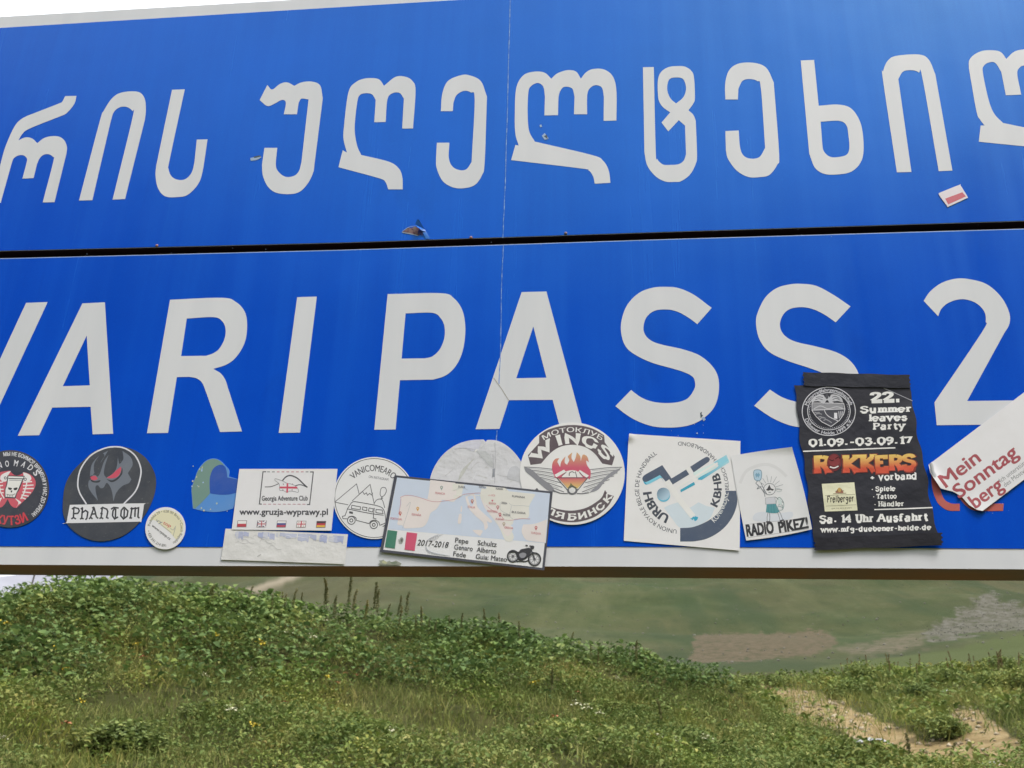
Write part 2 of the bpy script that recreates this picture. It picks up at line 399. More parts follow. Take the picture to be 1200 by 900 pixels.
    def solid(s, o, col, part='backing', grad=None):
        T = tessellate_polygon([[Vector((p[0], p[1], 0)) for p in o]]); n = len(o)
        top = 0.0005 * s.level + 0.00022
        s.put(part, o, [list(t) for t in T], col, y=top, grad=grad)
        P = list(o) + list(o); d = s.parts[part]; k = len(d[0])
        s.put(part, P, [[i, (i + 1) % n, n + (i + 1) % n, n + i] for i in range(n)], col, y=top, grad=grad)
        for i in range(n): v = d[0][k + n + i]; d[0][k + n + i] = (v[0], v[1] + 0.00022, v[2])
    def base_quad(s, st, col, part='backing', nu=30, nv=30, y=None, grad=None, warp=None):   # four corners, gridded so it can bend
        A, B, C_, D_ = [np.array(p[:2]) for p in pts(st, s.crop)]
        P = []
        for j in range(nv + 1):
            for i in range(nu + 1):
                u, v = i / nu, j / nv
                p = (A * (1 - u) + B * u) * (1 - v) + (D_ * (1 - u) + C_ * u) * v
                if warp: p = p + np.array(warp(u, v)) / s.crop[2]
                P.append(p)
        Fc = [[j * (nu + 1) + i, j * (nu + 1) + i + 1, (j + 1) * (nu + 1) + i + 1, (j + 1) * (nu + 1) + i] for j in range(nv) for i in range(nu)]
        s.put(part, P, Fc, col, y=0.0005 * s.level + 0.00022 if y is None else y, grad=grad)
    # --- lettering
    def _fit(s, part, V, Fc, W, p0, p1, h, col, shear=0, grad=None, upv=None):
        p0 = np.array(s.C(*p0)); p1 = np.array(s.C(*p1)); d = p1 - p0
        up = np.array([d[1], -d[0]]) / np.linalg.norm(d) * h / s.crop[2] if upv is None else np.array(upv) / s.crop[2]
        V = np.asarray(V); P = p0 + np.outer((V[:, 0] + shear * V[:, 1]) / W, d) + np.outer(V[:, 1], up)
        s.put(part, P, Fc, col, grad=grad)
    def text(s, part, t, p0, p1, h, col, bold=.012, shear=0, upv=None):
        V, Fc = glyph_text(t); x0 = V[:, 0].min(); Wd = V[:, 0].max() - x0
        for dx, dy in fatten(bold): U = np.c_[V[:, 0] - x0 + dx, (V[:, 1] + dy) / CAPH]; s._fit(part, U, Fc, Wd, p0, p1, h, col, shear, upv=upv)
    def slab(s, part, t, p0, p1, h, col, wd=.2, shear=0, serif=.17, grad=None):
        G, Wd = slab_text(t, wd, serif)
        n0 = s.n
        for V, Fc, k in G: s.n = n0 + k; s._fit(part, V, Fc, Wd, p0, p1, h, col, shear, grad=grad)
        s.n = n0 + 1 + max(q[2] for q in G)
    def _arc(s, part, V, Fc, W, c, rb, rt, a0, a1, col, ry=1.0, rot=0):
        c = np.array(s.C(*c)); V = np.asarray(V); a = np.radians(a0 + (a1 - a0) * V[:, 0] / W); r = (rb + (rt - rb) * V[:, 1]) / s.crop[2]
        x, y = r * np.cos(a), r * np.sin(a) * ry; q = rad(rot)
        P = np.c_[c[0] + x * math.cos(q) - y * math.sin(q), c[1] - (x * math.sin(q) + y * math.cos(q))]
        s.put(part, P, Fc, col)
    def arc(s, part, t, c, rb, rt, a0, a1, col, bold=.012, ry=1.0, rot=0):
        V, Fc = glyph_text(t); x0 = V[:, 0].min(); Wd = V[:, 0].max() - x0
        for dx, dy in fatten(bold): s._arc(part, np.c_[V[:, 0] - x0 + dx, (V[:, 1] + dy) / CAPH], Fc, Wd, c, rb, rt, a0, a1, col, ry, rot)
    def arc_slab(s, part, t, c, rb, rt, a0, a1, col, wd=.2, serif=.17, gap=.12):
        G, Wd = slab_text(t, wd, serif, gap)
        n0 = s.n
        for V, Fc, k in G: s.n = n0 + k; s._arc(part, V, Fc, Wd, c, rb, rt, a0, a1, col)
        s.n = n0 + 1 + max(q[2] for q in G)
    def done(s):
        for name, (V, Fc, Cc) in s.parts.items():
            # top faces should look towards the camera
            link(name.split('#')[0], V, Fc, M[s.m], s.root, cols=Cc, smooth=s.lift is not None and name in ('backing', 'top_fold', 'bottom_fold'))
        return s.root
def vgrad(ya, ca, yb, cb, ax=1):            # a printed colour fade between two pixel rows
    ca, cb = ink(ca), ink(cb)
    return lambda P: [ca + (cb - ca) * min(1, max(0, (p[ax] - ya) / (yb - ya))) for p in P]

# ================================================================== THE SIGN
XL, XR = -1.62, 1.62
def edge(ps):                               # a measured, nearly level edge: world (X, Z) points, run on to both ends
    X, Z = plane([p[0] for p in ps], [p[1] for p in ps]); X = list(X); Z = list(Z); zm = float(np.mean(Z))
    return [(XL, Z[0] * .5 + zm * .5)] + list(zip(X, Z)) + [(XR, Z[-1] * .5 + zm * .5)]
E_TOP = edge([(0, 19.5), (320, .8)])
E_IN_T = edge([(0, 32.7), (400, 8.2), (535, 0)])
E_GAP_T = edge([(0, 294.3), (400, 284.6), (800, 271.4), (1200, 259)])
E_GAP_B = edge([(0, 302.6), (400, 292.6), (800, 279.4), (1200, 267.7)])
E_IN_B = edge([(0, 640.2), (240, 641), (720, 640.5), (1200, 643)])
E_BOT = edge([(0, 661.5), (240, 663), (720, 663.8), (1200, 667)])
sx, sz = 0.0, E_BOT[2][1]
sign = empty('road_sign', (0, .03, 0.0), 'huge blue road sign with white Georgian and Latin lettering, stuck all over with stickers', 'road sign')
SO = np.array([0, .03, 0.0])
def inset(e, d): return [(min(max(x, XL + d), XR - d), z) for x, z in e]
def slab_between(name, top, bot, y0, y1, material, parent, d=0.0):
    t, b = inset(top, d), inset(bot, d); xs = sorted({round(p[0], 5) for p in t + b})
    zt = np.interp(xs, [p[0] for p in t], [p[1] for p in t]); zb = np.interp(xs, [p[0] for p in b], [p[1] for p in b]); n = len(xs)
    V = [(x, y, z) for y in (y0, y1) for arr in (zt, zb) for x, z in zip(xs, arr)]
    i = lambda yy, tb, k: (yy * 2 + tb) * n + k
    Fc = []
    for k in range(n - 1):
        Fc += [[i(0, 1, k), i(0, 1, k + 1), i(0, 0, k + 1), i(0, 0, k)], [i(1, 0, k), i(1, 0, k + 1), i(1, 1, k + 1), i(1, 1, k)],
               [i(0, 0, k), i(0, 0, k + 1), i(1, 0, k + 1), i(1, 0, k)], [i(1, 1, k), i(1, 1, k + 1), i(0, 1, k + 1), i(0, 1, k)]]
    Fc += [[i(0, 1, 0), i(0, 0, 0), i(1, 0, 0), i(1, 1, 0)], [i(0, 0, n - 1), i(0, 1, n - 1), i(1, 1, n - 1), i(1, 0, n - 1)]]
    ms = material if isinstance(material, list) else [material]
    return link(name, [np.array(v) - SO for v in V], Fc, ms, parent, midx=[0 if (len(ms) == 1 or (k % 4 == 0 and k < 4 * (n - 1))) else 1 for k in range(len(Fc))])
upper = slab_between('panel', E_TOP, E_GAP_T, .0005, .018, [M['white'], M['dark']], sign)
lower = slab_between('panel', E_GAP_B, E_BOT, .0005, .018, [M['white'], M['rust']], sign)
tag(upper, 'upper blue panel lettered in Georgian'); tag(lower, 'lower blue panel lettered in Latin capitals')
slab_between('blue_film', E_IN_T, [(x, z + .0007) for x, z in E_GAP_T], 0.0, .0004, M['blue'], upper, .022)
slab_between('blue_film', [(x, z - .0007) for x, z in E_GAP_B], E_IN_B, 0.0, .0004, M['blue'], lower, .022)
# steel frame behind: two lying channels and the posts
zt, zb, zg = E_TOP[1][1], np.mean([p[1] for p in E_BOT]), np.mean([p[1] for p in E_GAP_T])
fr = [[(x, z + .001) for x, z in E_BOT], [(x, z + .05) for x, z in E_BOT]]
slab_between('frame_rail', fr[1], fr[0], .0185, .062, M['rust'], sign, .004)
slab_between('frame_rail', [(x, z + .03) for x, z in E_GAP_T], [(x, z - .03) for x, z in E_GAP_B], .0185, .05, M['dark'], sign, .004)  # rail coloured near-black as the shade inside the gap
slab_between('frame_rail', [(x, z - .004) for x, z in E_TOP], [(x, z - .05) for x, z in E_TOP], .0185, .06, M['rust'], sign, .004)
for X in (-1.35, 1.35):
    v, f = boxes([(X - .045, X + .045, .064, .154, -.4 - 0, zt + .02)]); link('post', [np.array(q) - SO for q in v], f, M['steel'], sign)

def letter(parent, outline, crop, holes=(), dx=0.0, y=-.00022):
    o = closed_curve(pts(outline, crop), 6); hs = [closed_curve(pts(h, crop), 6) for h in holes]
    T = tessellate_polygon([[Vector((p[0], p[1], 0)) for p in l] for l in [o, *hs]]); P = np.array([p for l in [o, *hs] for p in l])
    X, Z = plane(P[:, 0], P[:, 1])
    return link('letter', [(x + dx, y - SO[1], z) for x, z in zip(X, Z)], [list(t) for t in T], M['white'], parent)
def stroke_letter(parent, strokes, wd):
    V, Fc = [], []
    for i, st in enumerate(strokes.split('|')):
        sm = st.startswith('~'); P = [tuple(map(float, t.split(','))) for t in st.lstrip('~').split()]
        v, f = strip(open_curve(P, 6) if sm else P, wd); k = len(V)
        V += [(p[0], -.00022 - i * .00002 - SO[1], p[1]) for p in v]; Fc += [[a + k for a in q] for q in f]
    return link('letter', V, Fc, M['white'], parent)
Z1, Z2, Z3 = (0, 0, 3), (400, 0, 3), (800, 0, 3); Z4, Z5, Z6 = (0, 250, 3), (400, 250, 3), (800, 250, 3)
# Georgian line
letter(upper, '5,832* -72,834* 0,590* 30,480 70,380 105,315 140,280 180,258* 380,180 410,165 430,128* 505,126* 490,180 440,240 400,260* 200,340 150,375 122,420* 160,402 190,400 220,412 246,438* 290,405 340,392 390,395 425,420 442,465 438,510* 360,827* 282,829* 352,560 350,530 325,512 290,514 262,538 245,575* 222,668* 148,672* 175,570 178,540 155,518 120,520 90,540 75,580*', (0, 90, 5.627))
letter(upper, '278,705* 350,430 365,390 395,345 430,325 485,323 508,345 513,385 510,420* 440,700* 396,702* 466,415 465,390 445,376 420,378 400,395 390,425* 325,704*', Z1)
letter(upper, '605,316* 650,314* 597,560 593,595 605,622 630,633 655,628 675,605 684,570* 692,491* 730,490* 712,605 695,650 660,685 625,693 580,690 555,660 547,615 550,580*', Z1)
letter(upper, '940,299* 957,315 985,295 1010,290 1035,302* 1060,290 1095,287 1125,300 1135,345* 1108,560 1100,610 1075,655 1040,680 980,680 945,660 925,620 921,580* 930,520* 975,520* 970,580 980,605 1005,622 1035,618 1052,600 1060,570* 1085,350* 1060,347 1050,362* 1044,402* 998,402* 1005,360 990,352 965,365 940,373 913,352*', Z1)
letter(upper, '5,528* -10,588* 130,626 155,640 165,666* 216,666* 214,620 200,590 165,568 70,545* 55,510 47,450 56,360 65,335 85,328 108,332 121,352* 116,430* 156,429* 162,350 180,328 205,327 220,347* 214,452* 252,452* 261,320 250,285 225,270 190,271 150,302* 130,278 85,276 50,290 25,325 10,440 8,490 20,537*', Z2)
letter(upper, '350,391* 355,330 375,285 420,265 450,265 490,285 512,340* 504,570 495,615 470,650 430,662 390,658 355,635 335,590 333,560* 336,502* 380,502* 378,555 390,585 415,598 440,595 458,570* 469,350 455,325 430,320 405,335 394,362* 392,391*', Z2)
letter(upper, '612,510* 597,563* 840,592 870,600 885,620 891,646* 946,643* 940,600 920,565 880,545 680,498* 660,460 655,400 657,330 665,305 690,292 710,305 716,340* 714,406* 762,405* 764,340 775,312 790,305 812,312 820,340* 818,402* 864,402* 865,330 880,305 900,300 917,310 923,340* 922,425* 967,424* 967,320 955,270 925,245 885,243 860,255 842,277* 825,252 795,247 760,258 738,277* 715,256 680,252 640,265 615,310 610,400 612,470 624,512*', Z2)
letter(upper, '283,100* 350,99* 362,620 372,670 405,702 440,706 500,702 535,680 550,640* 544,462* 505,428* 440,498* 398,443* 452,380* 410,350 385,315 376,270 376,180 395,130 440,100 495,93 545,97 585,125 600,170 605,290 595,325 565,367* 595,395 610,432* 618,640 610,700 575,765 520,806 480,811 420,808 360,775 310,710 292,630*', (700, 60, 5.292), ['435,205 450,172 490,163 530,172 548,210 548,250 530,290 488,325* 455,295 435,250'])
letter(upper, '150,350* 150,290 165,245 200,223 255,222 295,240 320,290* 339,540 332,580 305,615 270,623 230,622 190,600 160,560 152,530* 150,461* 197,459* 202,520 215,548 240,558 270,552 290,520* 275,310 262,285 235,278 210,285 196,312* 194,350*', Z3)
letter(upper, '415,213* 462,211* 478,372* 545,368 590,380 620,420 633,470 635,540 620,580 590,605 550,613 500,612 465,590 445,540*', Z3, ['485,428* 550,425 575,440 582,470 586,520 575,545 540,553 515,550 495,530 490,500*'])
letter(upper, '753,606* 704,280 705,250 720,215 750,197 830,192 865,210 888,262* 948,600* 900,602* 843,275 830,255 805,247 775,252 758,278* 804,605*', Z3)
letter(upper, '295,643* 282,757* 840,815 900,840 930,900* 1040,895* 1000,800 930,730 452,625* 390,560 350,460 310,270 320,220 360,198 400,205 440,267* 472,430* 580,426* 552,280 570,235 600,222 650,235 670,292* 690,422* 790,420* 770,280 775,240 810,220 840,220 880,240 905,302* 925,470* 1030,465* 990,230 950,150 880,105 810,105 770,120 730,150* 690,110 600,108 530,125 475,175* 440,130 390,115 310,118 250,145 215,185 212,240* 265,540 290,600 322,643*', (1100, 40, 6))
letter(upper, '753,606* 704,280 705,250 720,215 750,197 830,192 865,210 888,262* 948,600* 900,602* 843,275 830,255 805,247 775,252 758,278* 804,605*', Z3, dx=.26)
gy = float(np.mean(plane([94, 1053], [235, 202.5])[1])); gh = .125; XA = float(plane(-20, 170)[0]) - .1; XB = float(plane(-70, 430)[0]); XC = float(plane(1205, 420)[0])
stroke_letter(upper, '~' + ' '.join(f'{XA + .05 * math.cos(a):.4f},{gy + .03 + .035 * math.sin(a):.4f}' for a in np.linspace(-2.6, 1.5, 9)) + f'|~{XA},{gy + .066:.4f} {XA + .04},{gy + .09:.4f} {XA},{gy + .118:.4f} {XA - .045},{gy + .1:.4f}', .015)
stroke_letter(upper, f'{XA - .15},{gy:.4f} {XA - .15},{gy + gh:.4f}|{XA - .2},{gy + gh * .5:.4f} {XA - .1},{gy + gh * .5:.4f}|~{XA - .15},{gy + .004:.4f} {XA - .18},{gy + .004:.4f} {XA - .2},{gy + .03:.4f}', .015)
# Latin line
letter(lower, '92,315* 168,312* -53,787* -125,788* -190,318* -115,317* -82,690*', Z4)
letter(lower, '290,317* 369,313* 398,775* 326,777* 319,680* 184,683* 138,780* 63,782*', Z4, ['305,430* 316,605* 221,608*'])
letter(lower, '598,304* 780,297 830,312 860,345 869,390 862,450 835,500 800,530 750,547* 775,562 792,585 802,615* 851,767* 774,769* 725,630 710,595 690,580 665,575* 622,576* 591,772* 517,773*', Z4, ['657,370* 750,365 780,378 793,405 790,440 772,475 750,492 725,501* 637,502*'])
letter(lower, '1045,295* 1114,293* 1055,771* 980,772*', Z4)
letter(lower, '163,284* 350,281 395,298 425,340 436,400 430,470 410,525 375,565 330,583 298,585* 206,587* 191,760* 116,761*', Z5, ['226,352* 320,350 350,370 363,400 362,440 345,480 320,503 294,510* 212,511*'])
letter(lower, '634,277* 721,275* 850,757* 770,757* 743,656* 589,657* 556,758* 472,759*', Z5, ['675,398* 721,578* 615,580*'])
letter(lower, '603,184* 527,270* 480,235 420,203 360,192 300,200 258,235 243,290 255,330 290,360 350,380 450,402 540,435 605,490 637,550 640,630 620,700 580,750 520,790 450,810 370,815 290,808 210,780 150,745 95,702* 178,617* 230,655 290,678 360,686 430,680 480,658 512,610 515,575 500,545 450,520 390,502 280,470 190,425 145,380 125,310 130,240 160,165 220,105 290,78 360,73 430,80 510,115', (700, 320, 4.5))
letter(lower, '570,176* 492,260* 430,218 370,190 310,180 250,190 215,220 198,265 205,305 235,340 290,365 400,390 500,420 570,465 612,530 620,600 605,680 560,750 490,795 400,815 320,815 240,800 150,760 62,700* 145,615* 210,655 280,678 340,685 420,683 470,660 490,620 490,585 470,555 425,528 350,500 230,460 140,415 90,350 72,270 80,210 120,130 180,80 250,60 310,57 390,68 480,115', (870, 320, 4.5))
letter(lower, '847,308* 870,275 910,245 960,230 1010,232 1070,250 1120,295 1148,350 1148,390 1130,422* 1000,660* 1166,658* 1169,742* 893,745* 885,665* 1052,418 1065,380 1060,345 1030,315 985,302 940,312 910,335 898,362*', Z6)
# the rest of the words, beyond the edges of the photograph
ly = float(np.mean(plane([330, 1098], [507, 498])[1])); lh = .148
stroke_letter(lower, f'~{XB - .03},{ly + lh:.4f} {XB - .03},{ly + .05:.4f} {XB - .05},{ly + .014:.4f} {XB - .09},{ly + .012:.4f} {XB - .12},{ly + .04:.4f}', .025)
for k, st in enumerate((f'~{XC + 0.020:.4f},{ly + .125:.4f} {XC + 0.070:.4f},{ly + .135:.4f} {XC + 0.100:.4f},{ly + .11:.4f} {XC + 0.070:.4f},{ly + .078:.4f} {XC + 0.105:.4f},{ly + .04:.4f} {XC + 0.070:.4f},{ly + .012:.4f} {XC + 0.020:.4f},{ly + .025:.4f}', f'{XC + 0.150:.4f},{ly + .135:.4f} {XC + 0.240:.4f},{ly + .135:.4f} {XC + 0.180:.4f},{ly:.4f}', f'~{XC + 0.350:.4f},{ly + .08:.4f} {XC + 0.310:.4f},{ly + .075:.4f} {XC + 0.300:.4f},{ly + .12:.4f} {XC + 0.340:.4f},{ly + .135:.4f} {XC + 0.365:.4f},{ly + .1:.4f} {XC + 0.355:.4f},{ly + .04:.4f} {XC + 0.310:.4f},{ly + .012:.4f}')):
    stroke_letter(lower, st, .024)

# wear on the sign: film seams, screws, a tear, scratches
def film_strip(name, P, wd, col, parent, y=.00032, material=None):
    V, Fc = strip(P, wd); X, Z = plane([v[0] for v in V], [v[1] for v in V])
    return link(name, [(x, -y - SO[1], z) for x, z in zip(X, Z)], Fc, material or mat(name, ink(col), .5), parent)
jag = lambda P, a: [(x + random.uniform(-a, a), y) for x, y in P]
def dense(P, n=24):
    P = np.array(P, float); t = np.linspace(0, len(P) - 1, n); return list(zip(np.interp(t, range(len(P)), P[:, 0]), np.interp(t, range(len(P)), P[:, 1])))
seam_m = mat('pale_seam', ink('#5f88c4'), .5); nn_ = noise(seam_m, 130, 3, objco(seam_m), .7).outputs['Fac']
L(seam_m, ramp(seam_m, nn_, [(.42, ink('#2a66bd')), (.62, ink('#8fa9cc'))]), bsdf(seam_m).inputs['Base Color'])
film_strip('film_seam', jag(dense([(598.8, -60), (598.2, 0), (592.7, 200), (589.4, 279)]), .25), .9, '', upper, material=seam_m)
film_strip('film_seam', jag(dense([(590.2, 288), (588.3, 320), (586.7, 410), (584.6, 450)]), .25), .9, '', lower, material=seam_m)
film_strip('film_seam', jag(dense([(582.6, 504), (581.6, 517)], 6), .1), 1.0, '', lower, material=seam_m)
crk = mat('crack', ink('#9a9488'), .7)
film_strip('crack', dense([(578.5, 443), (588, 456), (596, 469)], 12), .7, '', lower, .00036, crk)
edge_m = mat('edge_highlight_paint', ink('#5f8fd8'), .4)  # pale strip paints a highlight along the lower panel's top edge
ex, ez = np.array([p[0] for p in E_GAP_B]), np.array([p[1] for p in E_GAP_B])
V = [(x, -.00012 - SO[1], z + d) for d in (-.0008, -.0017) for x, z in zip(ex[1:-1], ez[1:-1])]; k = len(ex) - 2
link('edge_highlight', V, [[i, i + 1, k + i + 1, k + i] for i in range(k - 1)], edge_m, lower)
def dome(px, py, r, name, material, parent):
    X, Z = plane(px, py); V, Fc = [], []; n = 12
    for j, (q, h) in enumerate(((1, 0), (.92, .5), (.6, .85), (0, 1))):
        for i in range(n): a = 2 * math.pi * i / n; V.append((float(X) + r * q * math.cos(a), -.0002 - r * .7 * h - SO[1], float(Z) + r * q * math.sin(a)))
    for j in range(3):
        for i in range(n): Fc.append([j * n + i, j * n + (i + 1) % n, (j + 1) * n + (i + 1) % n, (j + 1) * n + i])
    return link(name, V, Fc, material, parent, True)
for px, py in ((184, 288), (552, 278.5), (663, 273.5)): dome(px, py, .0021, 'screw', M['rust'], upper)
tear_m = mat('bare_panel', ink('#5a4248'), .8)
L(tear_m, ramp(tear_m, noise(tear_m, 220, 4, objco(tear_m)).outputs['Fac'], [(.35, ink('#3a3038')), (.5, ink('#77585c')), (.7, ink('#6a6f5a'))]), bsdf(tear_m).inputs['Base Color'])
CT = (460, 250, 20)
def sign_poly(name, st, crop, material, parent, y, curl=None):
    o = closed_curve(pts(st, crop), 4); T = tessellate_polygon([[Vector((p[0], p[1], 0)) for p in o]]); P = np.array(o); X, Z = plane(P[:, 0], P[:, 1])
    yy = [y + (curl(p) if curl else 0) for p in P]
    return link(name, [(x, -q - SO[1], z) for x, q, z in zip(X, yy, Z)], [list(t) for t in T], material, parent)
sign_poly('torn_patch', '225,440* 300,390* 350,335 430,345 540,310* 600,330 650,480 600,525* 500,505 400,490 240,465*', CT, tear_m, upper, .0003)
rim = mat('torn_film_edge', ink('#8fa3b8'), .5)
film_strip('torn_edge', dense([(471, 272.3), (477, 273.5), (484, 274.8), (489.5, 276.2)]), .8, '', upper, .00042, rim)
film_strip('torn_edge', dense([(471.5, 271.3), (476, 268), (481, 265.6), (486.8, 265)]), .5, '', upper, .00042, rim)
flap_m = mat('lifted_blue_flap', ink('#2d6fc4'), .25)
sign_poly('film_flap', '540,300* 590,200* 640,200* 700,300 820,480 880,600* 780,600* 720,480 640,400 600,400*', CT, flap_m, upper, .0005, lambda p: .006 * max(0, 1 - abs(p[0] - 491) / 8) * (1 if p[1] < 272 else .4))
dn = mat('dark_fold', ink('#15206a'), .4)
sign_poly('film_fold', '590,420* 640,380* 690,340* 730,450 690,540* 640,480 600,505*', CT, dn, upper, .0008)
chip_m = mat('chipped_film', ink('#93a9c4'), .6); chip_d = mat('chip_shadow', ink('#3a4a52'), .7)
for st, crop, m_ in (('705,478* 715,468* 722,478* 728,488 715,492*', Z2, chip_m), ('712,480* 722,474* 726,490*', Z2, chip_d), ('697,440* 703,438* 706,446* 699,448*', Z2, chip_m),
                     ('880,556* 915,548* 920,553* 905,562 882,566*', Z1, chip_m), ('890,552* 915,546* 918,551* 895,556*', Z1, chip_d)):
    sign_poly('film_chip', st, crop, m_, upper, .0004 if m_ is chip_m else .00045)
for st, m_ in (('542,738* 552,732* 550,745 558,752* 545,765*', chip_d), ('550,765* 560,758* 572,772* 560,782*', chip_m), ('520,845* 528,840* 530,850*', chip_m)):
    sign_poly('film_chip', st, (700, 320, 4.5), m_, lower, .0004)
for i in range(26):
    x, y = random.uniform(780, 830), random.uniform(495, 535); r = random.uniform(.3, .8)
    if i > 12: x, y = random.uniform(1150, 1185), random.uniform(575, 605)
    sign_poly('film_chip', f'{x},{y}* {x + r},{y - r}* {x + 1.4 * r},{y + r}*', (0, 0, 1), chip_m, lower, .0004)
for i in range(16):
    x = random.uniform(0, 1200); y = np.interp(x, [0, 1200], [303.5, 269]) + random.uniform(-12, 2); r = random.uniform(.3, .6)
    sign_poly('film_chip', f'{x},{y}* {x + r},{y - r}* {x + 1.4 * r},{y + r}*', (0, 0, 1), chip_m, lower if y > np.interp(x, [0, 1200], [303, 268]) else upper, .0004)
# old letters cut from red film, mostly gone

# ================================================================== STICKERS ON THE SIGN
WHT = '#dfe0de'; INK = '#2b2c33'
CR = (1080, 560, 7.5)
for st, lb in (('85,-60* 90,60 110,150 150,230 230,285 335,290* 335,228* 260,225 200,190 165,110 150,20 150,-60*', 'curved red film remnant like a letter C beside the black poster'),
               ('330,170* 350,200 385,240 450,283 560,292 715,290* 722,226* 600,226 520,220 450,170 420,120*', 'red film remnant peeking out under the tip of the white slanted sticker')):
    o = closed_curve(pts(st, CR), 5); s = Sheet('red_film_remnant', lb, 'sticker remnant', (np.mean([p[0] for p in o]), np.mean([p[1] for p in o])), 0, CR)
    s.solid(o, '#b4584f'); s.done()

# --- flag sticker
s = Sheet('flag_sticker', 'tiny white and red flag sticker, tilted, near the upper right of the sign', 'sticker', (1117, 229), 1, (1080, 200, 9))
s.base('190,235* 395,153 410,160 484,280 478,292* 285,380 268,376 182,258', '#d8d2d4', n=3)
s.poly('red_stripe', '247,298* 428,231* 466,275* 278,360*', '#c05a66'); s.done()

# --- round black club sticker at the left edge
s = Sheet('club_sticker', 'round black sticker with a white skull on red, at the far left', 'sticker', (12, 573), 1, (0, 515, 7.5))
s.base_disc(92, 435, 342, 340, '#3b3e49')
s.arc('motto', '\u041c\u042b \u041d\u0415 \u0411\u041e\u0418\u041c\u0421\u042f \u0412\u0420\u0415\u041c\u0415\u041d\u0418 \u0423 \u041d\u0410\u0421 \u0414\u041e \u0425\u0420\u0415\u041d\u0410!', (92, 435), 290, 322, 101, -50, '#d5d6d8', .03)
for ch, a, q in zip('NOMADS', (114, 97, 77, 61, 46, 31), (225, 222, 231, 246, 258, 270)): s.arc('club_name', ch, (92, 435), q - 26, q + 26, a + 4, a - 4, '#d8d8da', .02)
s.poly('emblem', '-110,330 0,290 90,275* 110,300 140,318 180,312 215,288* 270,310 308,350 316,400 290,460 235,520 150,602* 125,600 95,575 70,525* 40,575 0,600 -60,560 -110,480', '#c85a68')
s.line('emblem', '240,350 236,400 215,470 185,525|205,378 285,372|205,408 298,402|205,435 300,432|200,462 275,470|192,490 255,500|190,512 230,525', 11, '#e4dfdf')
s.line('emblem', '-10,350 -5,400 10,470 40,520|-5,380 30,375|0,410 30,405|5,440 35,440|10,470 35,470', 10, '#e4dfdf')
s.poly('emblem', '205,290* 240,300 270,320 278,350 255,372 225,378 205,360 212,330', '#e2dedd'); s.poly('emblem', '100,278* 60,290 15,315 5,350 30,372 60,368 78,345 70,325', '#e2dedd')
s.disc('emblem', 225, 352, 13, 14, '#3b3e49'); s.disc('emblem', 225, 352, 7, 8, '#e2dedd'); s.disc('emblem', 50, 340, 12, 13, '#3b3e49'); s.disc('emblem', 50, 340, 6, 7, '#e2dedd')
s.poly('emblem', '150,525* 135,520 165,560 140,608* 165,575 190,555', '#e4dfdf'); s.poly('emblem', '0,520 20,515 -5,560 -20,540', '#e4dfdf')
s.poly('skull', '68,318* 222,322* 205,365 172,445 155,470* 140,520* 45,515* 45,445 58,400', '#3b3e49')
s.poly('skull', '78,325* 213,330* 196,362 163,440 150,465* 132,510* 52,505* 52,445 66,400', '#e9e8e6')
s.line('skull', '78,345 208,348', 9, '#55565e'); s.line('skull', '85,360 200,363', 5, '#8a8a90')
s.poly('skull', '75,422* 108,430 98,445 78,440', INK); s.poly('skull', '122,430* 156,424 150,445 128,446', INK); s.poly('skull', '100,450* 112,450* 108,466 98,464', INK)
s.line('skull', '60,482 85,490 120,488 138,478|70,485 68,505|85,490 84,508|100,490 100,508|115,489 115,508', 4, INK)
s.arc('bottom_text', '\u041a\u0423\u0422\u0417\u0418', (92, 435), 318, 245, 246, 300, '#c5414d', .035); s.arc('bottom_text', '\u042f', (92, 435), 318, 245, 232, 243, '#c5414d', .03)
s.done()

# --- dark round sticker with the mask
s = Sheet('mask_sticker', 'dark round sticker with a grey mask, red eyes and a white PHANTOM banner', 'sticker', (129, 579), 1, (70, 515, 7.2))
s.base('28,560 45,400 100,285 200,180 310,95 470,62 600,78 720,150 795,265 815,370 790,500 720,640 620,755 500,830 350,860 210,830 95,750 40,660', '#3f434b', n=6)
s.line('ring', '~228,547 170,450 155,365 180,250 260,140 370,80 470,63 560,80 640,140 685,240 680,330 640,440 542,545', 12, '#d5d6da')
s.poly('mask', '412,95* 340,135 280,200 262,260 258,310* 300,300 322,315 345,280 375,190 415,130* 385,220 375,290 395,325* 450,290 482,240 493,152* 505,205 525,190 540,160 532,98* 600,150 618,210 600,250 577,285* 590,310 607,338* 585,370 530,395 480,450 455,525* 445,450 425,395 398,368 372,408 345,410 325,388 305,400 308,450 326,520* 270,450 245,400 248,350 265,330', '#6d747e')
s.poly('mask', '355,120 300,190 290,250 300,290 325,300 335,250 350,190 380,140', '#3f434b'); s.poly('mask', '425,120* 405,180 390,250 400,310 450,275 475,220 480,140 460,110', '#3f434b')
s.poly('mask', '255,335* 300,352 345,345 330,365 280,362', '#33363e'); s.poly('mask', '395,335* 450,345 510,300 528,240 530,290 490,340 440,362', '#33363e')
s.poly('eye', '260,318* 300,308 324,332* 300,345 275,342', '#c44e62'); s.poly('eye', '398,325* 440,300 480,262 520,230* 518,270 490,315 440,330', '#c44e62')
s.poly('banner', '88,553* 705,540 713,552 692,688 680,695* 72,707 62,698', '#d9dadc', n=4)
